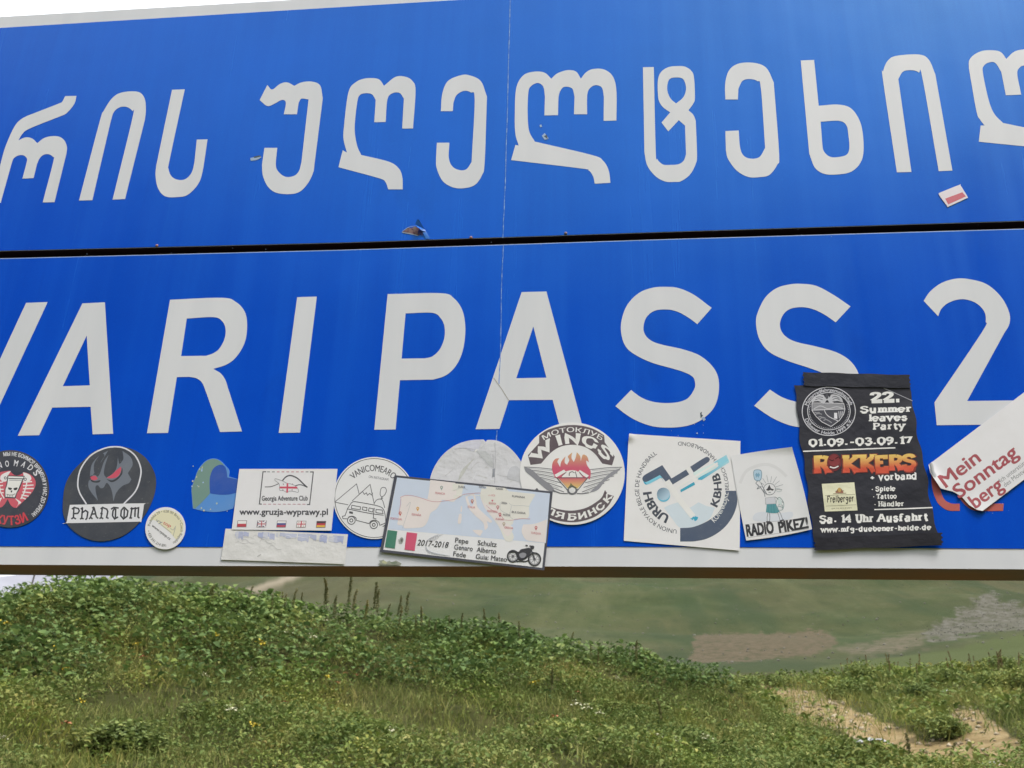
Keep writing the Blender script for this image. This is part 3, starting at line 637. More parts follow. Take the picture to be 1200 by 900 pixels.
CHS = {'P': '122,580 118,660 100,672|118,660 140,672|105,590 125,575 160,585 168,605 155,625 122,628', 'H': '195,575 188,665 175,675|188,665 205,672|192,620 220,600 240,615 232,665 220,680|180,590 197,575',
       'A': '292,575 262,660 250,672|265,660 280,672|292,575 312,655 328,668|268,632 310,628|275,580 295,572', 'N': '362,580 352,660 338,670|352,660 370,670|348,588 365,575 400,590 408,610 398,660 415,668|345,625 365,630',
       'T': '435,590 460,575 500,580|468,580 452,605 448,645 465,672 495,655|475,585 472,660', 'O': '545,572 522,600 518,645 540,672 570,650 578,605 545,572|548,585 545,660', 'M': '612,580 600,660 590,668|605,590 640,580 636,655|600,590 615,575|640,585 668,578 662,655 675,665|600,660 612,668'}
for g in CHS.values(): s.line('banner_text', g, 13, '#34353c')
s.done()

# --- small round cream sticker
s = Sheet('round_sticker', 'small round white and cream sticker with tiny ring lettering, on the lower white border', 'sticker', (194, 619), 2, (160, 590, 15))
s.base_disc(515, 440, 352, 372, '#dcdcda', 12)
s.poly('cream_patch', '240,300 330,180 480,120 640,140 770,230 830,380 800,520 700,640* 600,520 450,400 330,300', '#d9d5b4')
s.arc('ring_text', 'Podolsk\u00e1 29 \u2022 628 00 Brno \u2022 Czech Republic', (515, 440), 268, 312, 172, -62, '#6c6a5a', .012, 1.03)
s.arc('ring_text#b', '\u2022 420 541 214 891', (515, 440), 318, 272, 188, 272, '#5c5c58', .012, 1.03)
s.text('web_address', 'www.vytop.cz', (272, 405), (590, 650), 46, '#4c4d52', .02)
s.text('name', 'vy', (340, 318), (450, 370), 60, '#7a8088', .008); s.text('name', 'top', (470, 365), (600, 430), 62, '#bf4e4e', .012); s.line('name', '430,370 620,520|~600,440 650,470 700,400|650,580 690,430', 7, '#82868c')
s.done()

# --- worn green and blue remnant
s = Sheet('worn_sticker', 'worn greenish and pale blue sticker remnant with a dark blue heart shape', 'sticker remnant', (250, 568), 0, (215, 530, 11.25))
s.base('125,742* 112,600 108,470 150,350 180,260 225,185 300,112 390,82 480,105 550,170 605,240 600,320* 720,355* 690,640* 655,740* 550,772 400,788 250,772', '#568bc9')
s.poly('green_part', '130,735* 118,600 112,470 155,350 185,262 230,190 305,116 390,90 470,108 540,175* 480,165 400,210 355,310 345,420 350,545* 250,655 155,742*', '#6f8e84')
s.poly('heart', '352,543* 345,420 355,310 400,210 480,166 545,188 572,260 580,332* 650,345 718,360* 695,535* 600,558 470,560', '#2350a6')
for i in range(16):
    x, y = random.choice([(random.uniform(100, 260), random.uniform(180, 480)), (random.uniform(200, 650), random.uniform(640, 780))]); r = random.uniform(5, 15)
    s.poly(f'paper_speck#{i}', f'{x},{y} {x + r},{y - r} {x + 1.6 * r},{y + r * .3} {x + r * .6},{y + r}', random.choice(['#a9b7a6', '#9fb9dd', '#b9b9a0']))
s.done()

# --- blank torn strip under the tour sticker
s = Sheet('blank_sticker', 'blank whitish torn sticker strip on the lower border below the row of five flags', 'sticker remnant', (333, 641), 1, (255, 610, 7.5), material='paper')
s.base('72,72* 300,85 700,103 1147,122* 1118,385* 600,365 32,345*', '#d3d3ce')
for i in range(46):
    x = random.uniform(150, 1060); y = 84 + (x - 72) * .046 + random.uniform(2, 14); h = random.uniform(20, 75); w_ = random.uniform(14, 60)
    s.poly('blue_remains', f'{x},{y}* {x + w_},{y + 3}* {x + w_ * random.uniform(.8, 1)},{y + h} {x + w_ * .5},{y + h * random.uniform(.7, 1.1)} {x - 4},{y + h * .8}', random.choice(['#aab0c6', '#b5bacb', '#a5adc8', '#c3c6cd']))
for i in range(14):
    x = random.uniform(100, 1000); y = random.uniform(140, 245)
    s.line('torn_edges', f'~{x},{y} {x + 30},{y - random.uniform(0, 25)} {x + 70},{y + random.uniform(-10, 18)} {x + 110},{y + random.uniform(0, 20)}', random.uniform(2, 4), random.choice(['#b4b4b2', '#c2c2be', '#e4e4e2']))
s.line('torn_edges', '350,318 385,298', 6, '#b0b0ac'); s.done()

# --- tour club sticker with flags
G = (275, 545, 9.23)
s = Sheet('tour_sticker', 'white oblong sticker of an adventure club with a web address over five small flags', 'sticker', (334, 586), 2, G)
s.base('55,45* 1115,45* 1050,712* -28,701*', '#dcdcdc')
s.line('logo_frame', '345,76 310,76 271,424 297,426|818,78 854,78 814,430 785,430', 11, '#4c4c52')
for i in range(9): s.line('logo_frame', f'{355 + i * 52},{77} {385 + i * 52},{77}', 8, ['#6a6a70', '#b9707c'][2 <= i <= 7]); s.line('logo_frame', f'{312 + i * 53},{426} {345 + i * 53},{427}', 8, '#b98a96')
s.line('mountain', '~330,240 400,236 480,205', 8, '#5a5a60'); s.line('mountain', '~520,172 560,130 610,116 680,145 740,200 790,245', 13, '#4a4a50'); s.line('mountain', '~660,228 700,216 740,222 775,238', 9, '#55555b')
s.line('country_outline', '~440,150 480,160 530,180 570,200 620,210 660,230 690,265 690,298 650,290 600,285 570,300 530,280 490,275 490,235 480,200 440,170 440,150', 4, '#6e6e74')
s.poly('country_cross', '490,235* 680,237* 682,258* 490,255*', '#c65064'); s.poly('country_cross', '566,200* 584,200* 580,300* 562,300*', '#c65064')
s.line('country_cross', '525,205 535,215|625,205 632,215|520,270 530,275|620,270 630,275', 8, '#8a6a70')
s.text('club_name', 'Georgia Adventure Club', (298, 388), (793, 386), 50, '#47474d', .022); s.text('web_address', 'www.gruzja-wyprawy.pl', (58, 540), (1010, 541), 66, '#43434a', .022)
for i, x in enumerate((36, 249, 463, 677, 891)):
    q = lambda x0, y0, x1, y1: f'{x + x0 * 102 - y0 * 9},{602 + i * 1.5 + y0 * 72}* {x + x1 * 102 - y0 * 9},{602 + i * 1.5 + y0 * 72}* {x + x1 * 102 - y1 * 9},{602 + i * 1.5 + y1 * 72}* {x + x0 * 102 - y1 * 9},{602 + i * 1.5 + y1 * 72}*'
    s.poly(f'flag#{i}', q(0, 0, 1, 1), '#75676b')
    I = lambda a, b, c, d, col: s.poly(f'flag#{i}', q(.05 + a * .9, .07 + b * .86, .05 + c * .9, .07 + d * .86), col)
    if i == 0: I(0, 0, 1, .5, '#e8e6e6'); I(0, .5, 1, 1, '#b8434f')
    if i == 1:
        I(0, 0, 1, 1, '#4a4c6c'); c0 = (x, 605)
        s.line(f'flag#{i}', f'{x + 6},{608} {x + 90},{670}|{x + 94},{608} {x},{670}', 15, '#e0dcdc'); s.line(f'flag#{i}', f'{x + 47},{607} {x + 45},{671}|{x + 4},{640} {x + 92},{640}', 22, '#e0dcdc')
        s.line(f'flag#{i}', f'{x + 47},{607} {x + 45},{671}|{x + 4},{640} {x + 92},{640}', 10, '#b04a58')
    if i == 2: I(0, 0, 1, .33, '#e6e6e8'); I(0, .33, 1, .67, '#4c558c'); I(0, .67, 1, 1, '#b5485a')
    if i == 3:
        I(0, 0, 1, 1, '#e8e4e4'); I(.42, 0, .56, 1, '#c04a5a'); I(0, .4, 1, .58, '#c04a5a')
        for u in (.15, .75):
            for v in (.12, .75): I(u, v, u + .1, v + .14, '#c06a72')
    if i == 4: I(0, 0, 1, .33, '#4a3a40'); I(0, .33, 1, .67, '#b8404c'); I(0, .67, 1, 1, '#d8b04c')
s.done()

# --- round white sticker with a van
s = Sheet('van_sticker', 'round white sticker with a line drawing of a camper van before mountains', 'sticker', (438, 584), 1, (385, 530, 8.18))
s.base_disc(440, 440, 393, 393, '#dcdddc'); s.ring('ring', 440, 440, 378, 378, 6, '#4b4c52')
s.arc('name', 'VANICOMEARO', (430, 440), 258, 318, 136, 44, '#45464c', .012)
s.text('name', 'ON INSTAGRAM', (385, 246), (572, 276), 24, '#6d6e74', .01)
s.line('mountains', '60,480 270,305 295,400|60,480 190,505|228,468 400,310 440,500|310,385 330,380 345,405 365,390 375,415 395,395 415,412 425,390|~440,490 460,462 490,450 520,465 540,535', 6, '#4d4e54')
s.line('balloon', '~497,385 505,350 525,338 548,345 556,372 540,410 512,428 497,410!|~515,430 505,445 525,440', 6, '#4d4e54')
V_ = '#3e3f45'
s.line('van', '~185,540 205,510 225,484 260,476 400,500 480,518 525,545 545,610 548,690 520,715|185,540 160,610 135,615 140,638 185,640|185,545 330,575 440,595 530,605|270,655 390,685|440,535 430,632 460,642|~185,640 200,620 235,615 262,630 270,658|~392,685 410,660 445,652 480,668 496,705|545,680 500,700', 6.5, V_)
for g in ('225,510 310,525 305,553 220,540!', '330,525 370,532 367,562 325,552!', '390,535 430,543 425,575 385,565!', '457,550 515,555 525,590 455,580!'): s.line('van', g, 6, V_)
s.line('van', '200,572 235,577|200,582 235,588', 9, V_)
for x, y, r in ((220, 655, 37), (220, 655, 15), (435, 697, 36), (435, 697, 14)): s.ring(f'wheel#{x}', x, y, r, r, 7, V_, n=28)
s.done()

# --- crumpled grey half-torn round sticker
s = Sheet('torn_round_sticker', 'large crumpled pale grey round sticker with its picture torn away, behind the map sticker', 'sticker remnant', (565, 576), 1, (500, 500, 9), material='paper')
s.base('35,560 80,430 170,300 300,200 450,148 600,137* 625,163* 650,142 760,155 870,220 970,330 1050,480 1090,640 1080,800 980,1000 800,1120 560,1180 320,1120 140,980 50,800 25,660', '#cccdce')
for i in range(70):
    a = random.uniform(0, 6.28); r = random.uniform(0, 1) ** .6; x, y = 560 + 460 * r * math.cos(a), 560 + 380 * r * math.sin(a); k = random.uniform(30, 130); t = random.uniform(0, 3.1)
    if y > 640: continue
    s.line('torn_paper', f'~{x},{y} {x + k * .5 * math.cos(t) + random.uniform(-12, 12)},{y - k * .5 * math.sin(t) + random.uniform(-12, 12)} {x + k * math.cos(t)},{y - k * math.sin(t) * .8}', random.uniform(3, 7), random.choice(['#c3c4c4', '#d6d7d8', '#bcbdbc', '#c8c8c2']))
s.poly('torn_paper', '300,205 450,150 600,140* 520,260 400,230 300,240', '#c7c8d0'); s.poly('torn_paper', '520,255* 560,300 640,390 700,440* 690,340 620,260', '#bcbfbe'); s.poly('torn_paper', '330,580* 360,480 430,400 510,330* 440,420 380,520', '#bdbfb8')
s.poly('torn_paper', '695,450* 725,440* 718,530* 695,535*', '#8b8f94'); s.poly('torn_paper', '880,440 950,420 1010,500 1040,600 900,560 850,540', '#bdbfc1')
s.line('torn_paper', '720,165 725,300 722,440 718,600', 5, '#a9abad'); s.line('torn_paper', '700,290 705,430 690,540', 5, '#9b9da0'); s.line('torn_paper', '~300,235 400,225 500,245 520,262', 6, '#b5b6b8'); s.line('torn_paper', '510,265 535,240', 14, '#e6e6e6')
s.done()

# --- motorcycle club sticker with wings
s = Sheet('wings_sticker', 'round white sticker with WINGS on a dark arch over a flaming winged engine', 'sticker', (670.7, 555.4), 2, (580, 480, 5.625))
s.base_disc(510, 424, 346, 337, '#dfdfde')
BR = '#5b5055'
s.poly('top_banner', '235,367* 218,303* 292,222* 292,172* 350,135 430,112 510,104 590,112 660,135 720,172* 724,218* 790,312* 772,370* 708,358* 655,290 590,248 510,234 430,248 365,290 305,358*', BR)
s.arc('banner_text', '\u041c\u041e\u0422\u041e\u041a\u041b\u0423\u0411', (510, 500), 350, 380, 122, 57, '#e6e4e4', .012)
s.arc_slab('club_name', 'WINGS', (510, 500), 274, 344, 144, 36, '#e9e7e7', .19, .10, .2)
s.poly('bottom_banner', '785,572* 740,645 660,708 560,740 480,743 400,730 330,700 270,650* 300,590* 365,640 430,660 510,668 600,650 670,610 706,577 725,532* 745,560*', BR)
s.arc_slab('bottom_text', '\u0427\u0415\u041b\u042f\u0411\u0418\u041d\u0421\u041a', (510, 424), 306, 262, 208, 330, '#e6e4e4', .19, .10, .2)
for i, (y0, y1, x0) in enumerate(((380, 398, 192), (398, 428, 205), (418, 455, 222), (438, 485, 245), (462, 515, 275), (485, 545, 310))):
    s.line('wing', f'~{x0},{y0} {(x0 + 400) / 2},{y0 + (y1 - y0) * .35} {405 + i * 10},{y1}', 5, '#77787c'); s.line('wing', f'~{1030 - x0},{y0 + 2} {(1030 - x0 + 630) / 2},{y0 + (y1 - y0) * .35} {625 - i * 10},{y1}', 5, '#77787c')
    s.line('wing', f'~{x0 + 30},{y0 + 9} {(x0 + 420) / 2},{y0 + 9 + (y1 - y0) * .4} {380 + i * 10},{y1 + 6}', 3, '#a9aaad'); s.line('wing', f'~{1000 - x0},{y0 + 11} {(1000 - x0 + 630) / 2},{y0 + 10 + (y1 - y0) * .4} {640 - i * 10},{y1 + 6}', 3, '#a9aaad')
s.poly('wing', '192,378* 245,400 300,450 370,500 400,548* 350,535 300,495 250,450 205,412', '#85868a'); s.poly('wing', '832,385* 800,420 730,470 680,530 620,552* 670,505 720,455 775,410', '#8d8e92')
s.line('wing', '~380,535 430,553 480,556|~620,550 580,556 540,556', 6, '#5f6064')
s.poly('flame', '395,448* 378,400 380,355 398,328 425,322* 412,345 420,362 430,382* 438,345 465,310* 460,350 476,366* 490,335 482,310 510,285* 505,320 520,348* 532,320 540,283* 562,310 566,342* 580,300 608,312 620,350* 602,338 606,365 620,388 632,412 625,460 600,455 420,455', '#c4546c', grad=vgrad(480 + 290 / 5.625, '#c8a070', 480 + 385 / 5.625, '#c4546c'))
s.poly('engine', '415,450* 612,450* 545,522* 480,522*', '#c4546c', grad=vgrad(480 + 455 / 5.625, '#c4546c', 480 + 515 / 5.625, '#d8c070'))
s.poly('engine', '393,432* 455,398* 470,412* 405,450*', '#e4e2e2'); s.poly('engine', '620,438* 560,400* 548,414* 605,452*', '#e4e2e2'); s.poly('engine', '440,448* 455,425 475,408 510,402 540,408 560,425 580,448*', '#e2e0e0')
s.line('engine', '405,448 480,535|615,448 545,535|420,452 608,452|440,440 470,415|580,440 555,412|~490,440 492,420 510,412 525,420|530,410 540,448', 5, '#4a4448')
s.poly('engine', '500,485* 512,500* 545,520* 480,520* 495,500*', '#6d6e45'); s.ring('engine', 510, 532, 25, 24, 7, '#55565a'); s.disc('engine', 510, 530, 15, 15, '#dcdcda'); s.line('engine', '~478,525 485,550 510,560 536,550 543,525', 8, '#6a6b6e')
s.poly('wing', '278,518* 290,535* 265,530*', '#55565a'); s.done()

# --- map sticker
K = (440, 550, 5.4545); kx = (440, 555, 7.827)
def map_lift(x, y): return 0.0004 * np.exp(-((x - 548 + (y - 600) * .3) / 9) ** 2)
s = Sheet('map_sticker', 'oblong map sticker with a dark frame, a motorcycle and the years 2017-2018', 'sticker', (546, 613), 3, K, lift=map_lift)
s.base_quad('124,40* 1134,145* 1080,648* 30,530*', '#43454f')
s.base_quad('140,55* 1116,156* 1066,632* 52,516*', '#dcdddd', 'paper', y=.0005 * 3 + .00026)
s.n = 40
s.base_quad('140,55* 1116,156* 1090,475* 82,385*', '#c3cedb', 'map', y=.0005 * 3 + .00029)
s.crop = kx
LND, LN2 = '#dcd5cf', '#d8d7cc'
s.poly('map', '232,212* 300,207 480,238 600,270* 560,330 510,365 490,420 465,470 430,495 370,503 270,507* 250,480 205,470 215,410 225,340 240,270', LND); s.poly('map', '505,62* 735,88* 745,200 720,262 620,245 590,272 480,235* 495,150', LND)
s.crop = K
s.poly('map', '495,92* 830,122* 845,150 690,172 560,170 500,200', LN2)
s.poly('map', '575,178* 630,160 645,200 655,245 700,290 745,332 735,345 715,335 720,370 700,390 690,345 640,300 600,255 585,215', LND); s.poly('map', '620,390* 685,393 670,430* 640,410', LND)
s.poly('map', '535,290* 552,290 548,345 528,345', LND); s.poly('map', '548,240* 556,240 552,275 545,272', LND)
s.poly('map', '680,125* 1015,160* 1020,170 985,235 982,305 945,320 890,320 880,350 862,370 885,430 870,462 830,455 800,390 770,340 730,290 705,250 672,180', LN2); s.poly('map', '680,150* 745,160 790,270 830,340 880,375 850,430 815,400 775,340 735,290 700,250 672,180', LND)
s.poly('map', '945,355* 1020,350 1098,322* 1086,472* 1000,462 960,450 935,400', LND)
s.line('route', '~160,185 185,172 230,170 290,185 350,205 400,210 440,205 480,200 520,190 560,165 620,158 670,155 695,165|~690,180 705,225 740,260 790,285 820,320|~810,325 870,328 930,318 990,320|~150,290 160,240 165,190', 3, '#c08890')
for i, g in enumerate('~840,120 830,180 870,230 940,235 985,240|~870,235 860,300 880,320|~560,165 545,180 520,190|~520,130 560,120 590,135|~690,150 740,140 790,150 830,180|~800,200 800,260 850,290|~200,240 225,220 175,380'.split('|')): s.line(f'border#{i}', g, 2, '#aab0b0')
PIN = '#c2767c'
for x, y, c_ in ((160, 282, '#b8504e'), (272, 252, '#d09a3c'), (424, 118, '#8a9a96'), (620, 205, '#b06a60'), (748, 192, '#b85a6a'), (783, 243, '#b06a70'), (797, 290, '#b04a5a'), (822, 350, '#a89a88'), (1027, 375, '#b8505a'), (712, 140, '#8a4a58')):
    s.disc(f'pin#{x}', x, y, 9, 10, c_, n=14); s.disc(f'pin#{x}', x, y, 4, 5, '#d8cfc0', n=10); s.poly(f'pin#{x}', f'{x - 7},{y + 6}* {x + 7},{y + 6}* {x},{y + 20}*', c_)
for t, a, b, c_ in (('FRANCIA', (384, 160), (446, 166), PIN), ('ESPA\u00d1A', (234, 297), (294, 303), PIN), ('PORTUGAL', (98, 322), (172, 329), PIN), ('ITALIA', (592, 248), (638, 254), PIN), ('TURQU\u00cdA', (993, 414), (1058, 421), PIN), ('GRECIA', (825, 380), (880, 386), '#c06068'),
                    ('CROACIA', (720, 172), (766, 177), PIN), ('BOSNIA', (726, 225), (772, 230), PIN), ('MONTENEGRO', (715, 275), (780, 281), PIN), ('ALBANIA', (768, 325), (820, 330), PIN), ('RUMANIA', (874, 180), (956, 189), '#5a5a60'), ('BULGARIA', (872, 281), (960, 290), '#5a5a60'), ('SERBIA', (806, 223), (843, 227), '#77777c'), ('SUIZA', (530, 119), (575, 124), '#66666c'), ('AUSTRIA', (662, 121), (706, 126), '#66666c'), ('HUNGR\u00cdA', (770, 131), (816, 136), '#66666c'), ('MACEDONIA', (816, 299), (862, 304), '#66666c')):
    s.text('map_names', t, a, b, 13, c_, .015)
s.poly('flag', '80,390* 142,398* 126,509* 62,500*', '#3d7a64'); s.poly('flag', '202,404* 270,412* 252,524* 188,515*', '#c8506e'); s.disc('flag', 168, 456, 13, 19, '#8f948e', 10, 16); s.disc('flag', 170, 456, 6, 11, '#55584f', 10, 12); s.line('flag', '150,450 155,470 170,478', 4, '#a5aaa2')
for i in range(9):
    t = i / 8; s.line('road_track', f'~{405 - 55 * t},{418 + 25 * t} {335 - 12 * t},{455 + 30 * t} {325 + 25 * t},{510 + 18 * t} {350 + 130 * t},{543 + 14 * t}', 2.5, '#b3b6b9')
for i in range(22):
    t = i / 21; x = 405 - 85 * math.sin(t * 2.2); y = 420 + 130 * t; s.line('road_track', f'{x - 30},{y + 8} {x + 30},{y - 4}', 2.0, '#c2c4c6') if 350 < x < 470 else None
s.text('years', '2017-2018', (268, 487), (464, 504), 36, '#2f3036', .012, .15)
for t, a, b in (('Pepe', (511, 470), (594, 479)), ('Genaro', (505, 513), (622, 525)), ('Fede', (499, 557), (578, 566)), ('Schultz', (655, 486), (775, 498)), ('Alberto', (648, 529), (772, 542)), ('Guia: Mateo', (642, 573), (840, 593))): s.text('rider_names', t, a, b, 31, '#3f4047', .016)
BK = '#333439'
for x, y, r in ((1018, 577, 38), (880, 558, 34)):
    s.ring('motorcycle', x, y, r, r + 2, 9, BK, n=36); s.ring('motorcycle', x, y, r - 9, r - 7, 2.5, '#6a6b70', n=30); s.disc('motorcycle', x, y, 8, 8, BK, n=14)
    for k in range(8): a = k * .785; s.line('motorcycle', f'{x},{y} {x + (r - 6) * math.cos(a)},{y + (r - 6) * math.sin(a)}', 2, '#77787c')
s.poly('motorcycle', '848,540* 862,522 890,520 915,530 930,515 960,508 985,505 1000,520* 990,545 975,565 940,585 915,580 905,560 890,535', BK); s.poly('motorcycle', '920,545 945,535 965,545 955,565 930,568', '#8a8b8f'); s.line('motorcycle', '1018,577 995,510 1010,495 985,492|900,590 960,592 985,580|~985,560 1005,535 1040,545', 7, BK); s.disc('motorcycle', 1003, 502, 13, 12, BK, n=16)
s.line('motorcycle', '960,488 975,492', 8, BK); s.done()

# --- handball federation sticker
U = (725, 505, 6.207)
def urbh_lift(x, y): return 0.004 * np.clip(1 - np.hypot(x - 737, y - 511) / 9, 0, 1) ** 1.5
s = Sheet('handball_sticker', 'square white sticker with a slate and turquoise logo ringed by handball union lettering', 'sticker', (798, 577), 1, U, lift=urbh_lift)
def cutc(u, v):                             # the upper left corner is folded off
    k = max(0.0, .075 - u) + max(0.0, .085 - v) - .085
    return (60 * k, 60 * k) if k > 0 else (0, 0)
s.base_quad('73,22* 885,75* 880,872* 37,800*', '#dedede', nu=40, nv=40, warp=cutc)
SL = '#4b586c'; CY = '#2fa3c0'
s.poly('pale_field', '330,560* 370,540 450,515* 520,560* 580,520* 640,548* 700,560* 660,640 560,695 450,705 390,640', '#c9d6e0')
s.poly('ring_band', '447,708* 540,700 640,660 720,600 762,520 778,437* 853,437* 862,520 830,620 760,712 660,777 560,803 447,806*', SL)
s.arc('ring_text#f', 'UNION ROYALE BELGE DE HANDBALL', (448, 420), 300, 330, 265, 124, '#3f4552', .002)
s.arc('ring_text', 'KONINKLIJKE', (448, 420), 352, 312, -45, -5, '#dfe2e6', .006); s.arc('ring_text', 'BELGISCHE', (448, 420), 352, 326, -2, 33, '#3f4552', .002); s.arc('ring_text', 'HANDBALBOND', (448, 420), 340, 312, 39, 93, '#3f4552', .002)
s.arc('initials#f', 'URBH', (448, 420), 212, 272, 247, 187, '#39404d', .035); s.arc('initials', 'KBHB', (448, 420), 300, 246, -27, 22, '#39404d', .03)
gc = vgrad(725 + 560 / 6.2, '#2fa0bd', 725 + 810 / 6.2, '#a5d4e0', 0)
s.poly('figure', '175,362* 205,392 310,340* 330,372* 300,330*', CY); s.poly('figure', '190,355 215,345 305,310* 335,352* 300,345 220,388 195,378', '#7cc4d6')
s.poly('figure', '690,230* 783,175* 806,228* 605,358* 580,345 720,262', CY, grad=gc); s.poly('figure', '720,215* 775,185* 800,215* 740,255*', '#8ccbd8'); s.poly('figure', '448,430* 548,372* 556,392* 452,448*', '#3a9fb8'); s.poly('figure', '548,298* 700,232* 715,262* 580,340 545,315', '#cfe3ea')
s.poly('figure', '173,342 182,328 200,315* 317,250* 384,347* 490,283* 512,318* 372,404* 300,322* 212,368 190,372 175,360', SL); s.poly('figure', '520,262* 625,196 652,193 663,208 655,225* 545,303*', SL)
s.line('figure', '~548,645 560,640 566,625|545,640 528,628', 26, CY); s.line('figure', '350,365 440,500 542,625', 42, '#e9ebec'); s.line('figure', '395,430 560,330 720,235', 14, '#eef0f1'); s.line('figure', '500,270 560,370', 26, '#e9ebec')
s.disc('ball', 327, 470, 47, 47, '#5fb4cc'); s.disc('ball', 325, 460, 47, 46, SL, grad=lambda P: [ink('#4f6a80') + (ink('#a8c4d2') - ink('#4f6a80')) * min(1, max(0, ((p[0] - 770) + (p[1] - 571)) / 22)) for p in P])
s.done()

# --- radio sticker
R_ = (855, 520, 7.5)
def radio_lift(x, y): return 0.0045 * np.clip((x - 855 - 60 - (y - 525) * .2) / 34, 0, 1) ** 2.2 + .002 * np.clip((535 - y) / 12, 0, 1) ** 2
s = Sheet('radio_sticker', 'white curling sticker with a cartoon figure in a teal skirt above bold RADIO PIKEZ!', 'sticker', (906, 580), 2, R_, lift=radio_lift)
s.base_quad('10,110* 545,36* 722,755* 145,853*', '#d9dad8', warp=lambda u, v: (-14 * (u * (1 - u)) * 0 + 22 * math.sin(math.pi * v) * max(0, u - .5) - 10 * math.sin(math.pi * v) * max(0, .5 - u), 10 * math.sin(math.pi * u) * (1 if v > .5 else -.5)))
s.line('glue_ring', '~90,350 140,250 230,200 330,185 420,220 500,290', 26, '#d0d1cf'); s.poly('ground_wash', '220,620 300,600 400,620 540,600 545,650 430,685 220,680', '#cdd2d6')
s.line('lower_line', '150,712 678,655|160,828 690,752', 3, '#9a9b9d')
s.text('name', 'RADIO', (154, 816), (388, 786), 100, '#2c2d33', .05); s.text('name', 'PIKEZ!', (440, 783), (690, 742), 92, '#2c2d33', .05)
P_ = '#5d646c'
s.poly('mug', '212,245 235,232 275,240 280,290 265,325 225,322 212,290', '#a9c4d2'); s.line('mug', '~212,245 235,232 275,240 280,290 265,325 225,322 212,290!|235,260 232,300|255,258 252,300', 5, '#5f7f92'); s.poly('mug', '228,268 262,268 258,290 230,288', '#6f9db4')
s.line('figure', '~245,330 230,350 255,375 240,400 268,388|~262,375 300,430 310,470|~275,350 300,400 325,445', 5, P_); s.ring('figure', 350, 402, 52, 50, 4, P_); s.line('figure', '~400,470 440,500 470,520', 5, P_)
for i in range(9): a = rad(165 - i * 21); s.line('hair', f'{350 + 58 * math.cos(a)},{400 - 58 * math.sin(a)} {350 + (112 + 12 * (i % 2)) * math.cos(a)},{400 - (112 + 12 * (i % 2)) * math.sin(a)}', 3.5, '#8a8f93')
s.line('hair', '~400,400 430,395 455,415 430,425 400,410', 3, '#9fb0ae')
s.poly('sunglasses', '318,408* 330,398* 348,362* 362,395* 388,405* 375,415 358,408 340,415', '#3c3d42'); s.line('figure', '340,430 360,430', 5, P_)
s.poly('shirt', '312,480* 395,470* 408,530* 315,535*', '#c5c7ca'); s.line('shirt', '312,480 395,470 408,530 315,535!', 3.5, '#8f9498')
s.poly('skirt', '325,535* 405,532* 438,600* 410,612 360,612 318,605*', '#4d8f95'); s.line('skirt', '345,540 340,608|365,538 365,610|385,536 392,610', 3, '#3a7278')
s.line('figure', '~335,612 328,650 330,690|~350,612 352,650 350,690|~420,605 435,650 445,685|~438,600 455,640 468,680', 4, P_); s.line('shoes', '320,690 355,688|440,682 475,672', 12, '#3c3d42')
s.line('bag', '~410,510 430,475 455,490 475,530 465,580 425,585 408,560!|~425,545 445,535 465,550 460,575|~415,560 440,555 470,565', 4.5, '#74918f'); s.poly('bag', '425,500 440,480 458,510 455,540 430,530', '#c8d4d0')
s.done()

# --- black party poster
Q = (910, 430, 3.913)
def poster_lift(x, y):
    v = (y - 453) / 185; return .0002 + .0006 * np.sin(v * 9 + x * .02) ** 2 * np.clip((x - 1000) / 60, .1, 1) + .0016 * np.clip(v, 0, 1) * np.clip((x - 1040 - (y - 453) * .15) / 30, 0, 1)
s = Sheet('party_poster', 'black motorcycle party poster with white slab lettering taped over the second S', 'poster', (1015, 542), 2, Q, material='foil', lift=poster_lift)
PB = '#303138'
s.base_quad('78,86* 607,98* 733,772* 172,806*', PB, nu=50, nv=70, warp=lambda u, v: (3 * math.sin(v * 14) * (abs(u - .5) * 2) ** 6 + 4 * math.sin(v * 31 + u) * (abs(u - .5) * 2) ** 8, 0))
s.base_quad('118,27* 606,41* 612,101* 126,90*', '#2c2e36', 'top_fold', 40, 12, y=.0005 * 2 + .0011, warp=lambda u, v: (3 * math.sin(v * 20) * (abs(u - .5) * 2) ** 6, 2.5 * math.sin(u * 17) * abs(v - .5)))
s.base_quad('170,786* 752,764* 756,822* 176,842*', '#2a2a30', 'bottom_fold', 40, 12, y=.0005 * 2 + .0012, warp=lambda u, v: (5 * math.sin(v * 18 + u) * (abs(u - .5) * 2) ** 6, 3 * math.sin(u * 13) * abs(v - .5)))
s.line('creases', '~128,78 300,82 480,88 610,100', 4, '#2c2d34'); s.line('creases', '~490,100 560,130 622,158', 3, '#a2a3a8')
W2 = '#e3e3e4'
s.slab('headline', '22.', (430, 166), (565, 162), 50, W2, .26); s.slab('headline', 'Summer', (385, 213), (617, 208), 32, W2, .22); s.slab('headline', 'leaves', (421, 251), (595, 248), 32, W2, .22); s.slab('headline', 'Party', (441, 290), (585, 287), 32, W2, .22)
s.slab('dates', '01.09.-03.09.17', (150, 367), (617, 355), 36, W2, .23); s.line('rules', '120,389 543,373|447,656 712,648', 5.5, W2)
s.slab('band_line', '+ Vorband', (428, 523), (640, 517), 32, W2, .21)
for t, a, b in (('\u00b7 Spiele', (434, 573), (541, 570)), ('\u00b7 Tattoo', (440, 607), (547, 605)), ('\u00b7 H\u00e4ndler', (446, 642), (582, 639))): s.slab('programme', t, a, b, 23, W2, .21)
s.slab('footer', 'Sa. 14 Uhr Ausfahrt', (198, 718), (692, 707), 37, W2, .24); s.slab('footer', 'www.mfg-duebener-heide.de', (204, 759), (703, 749), 24, W2, .23)
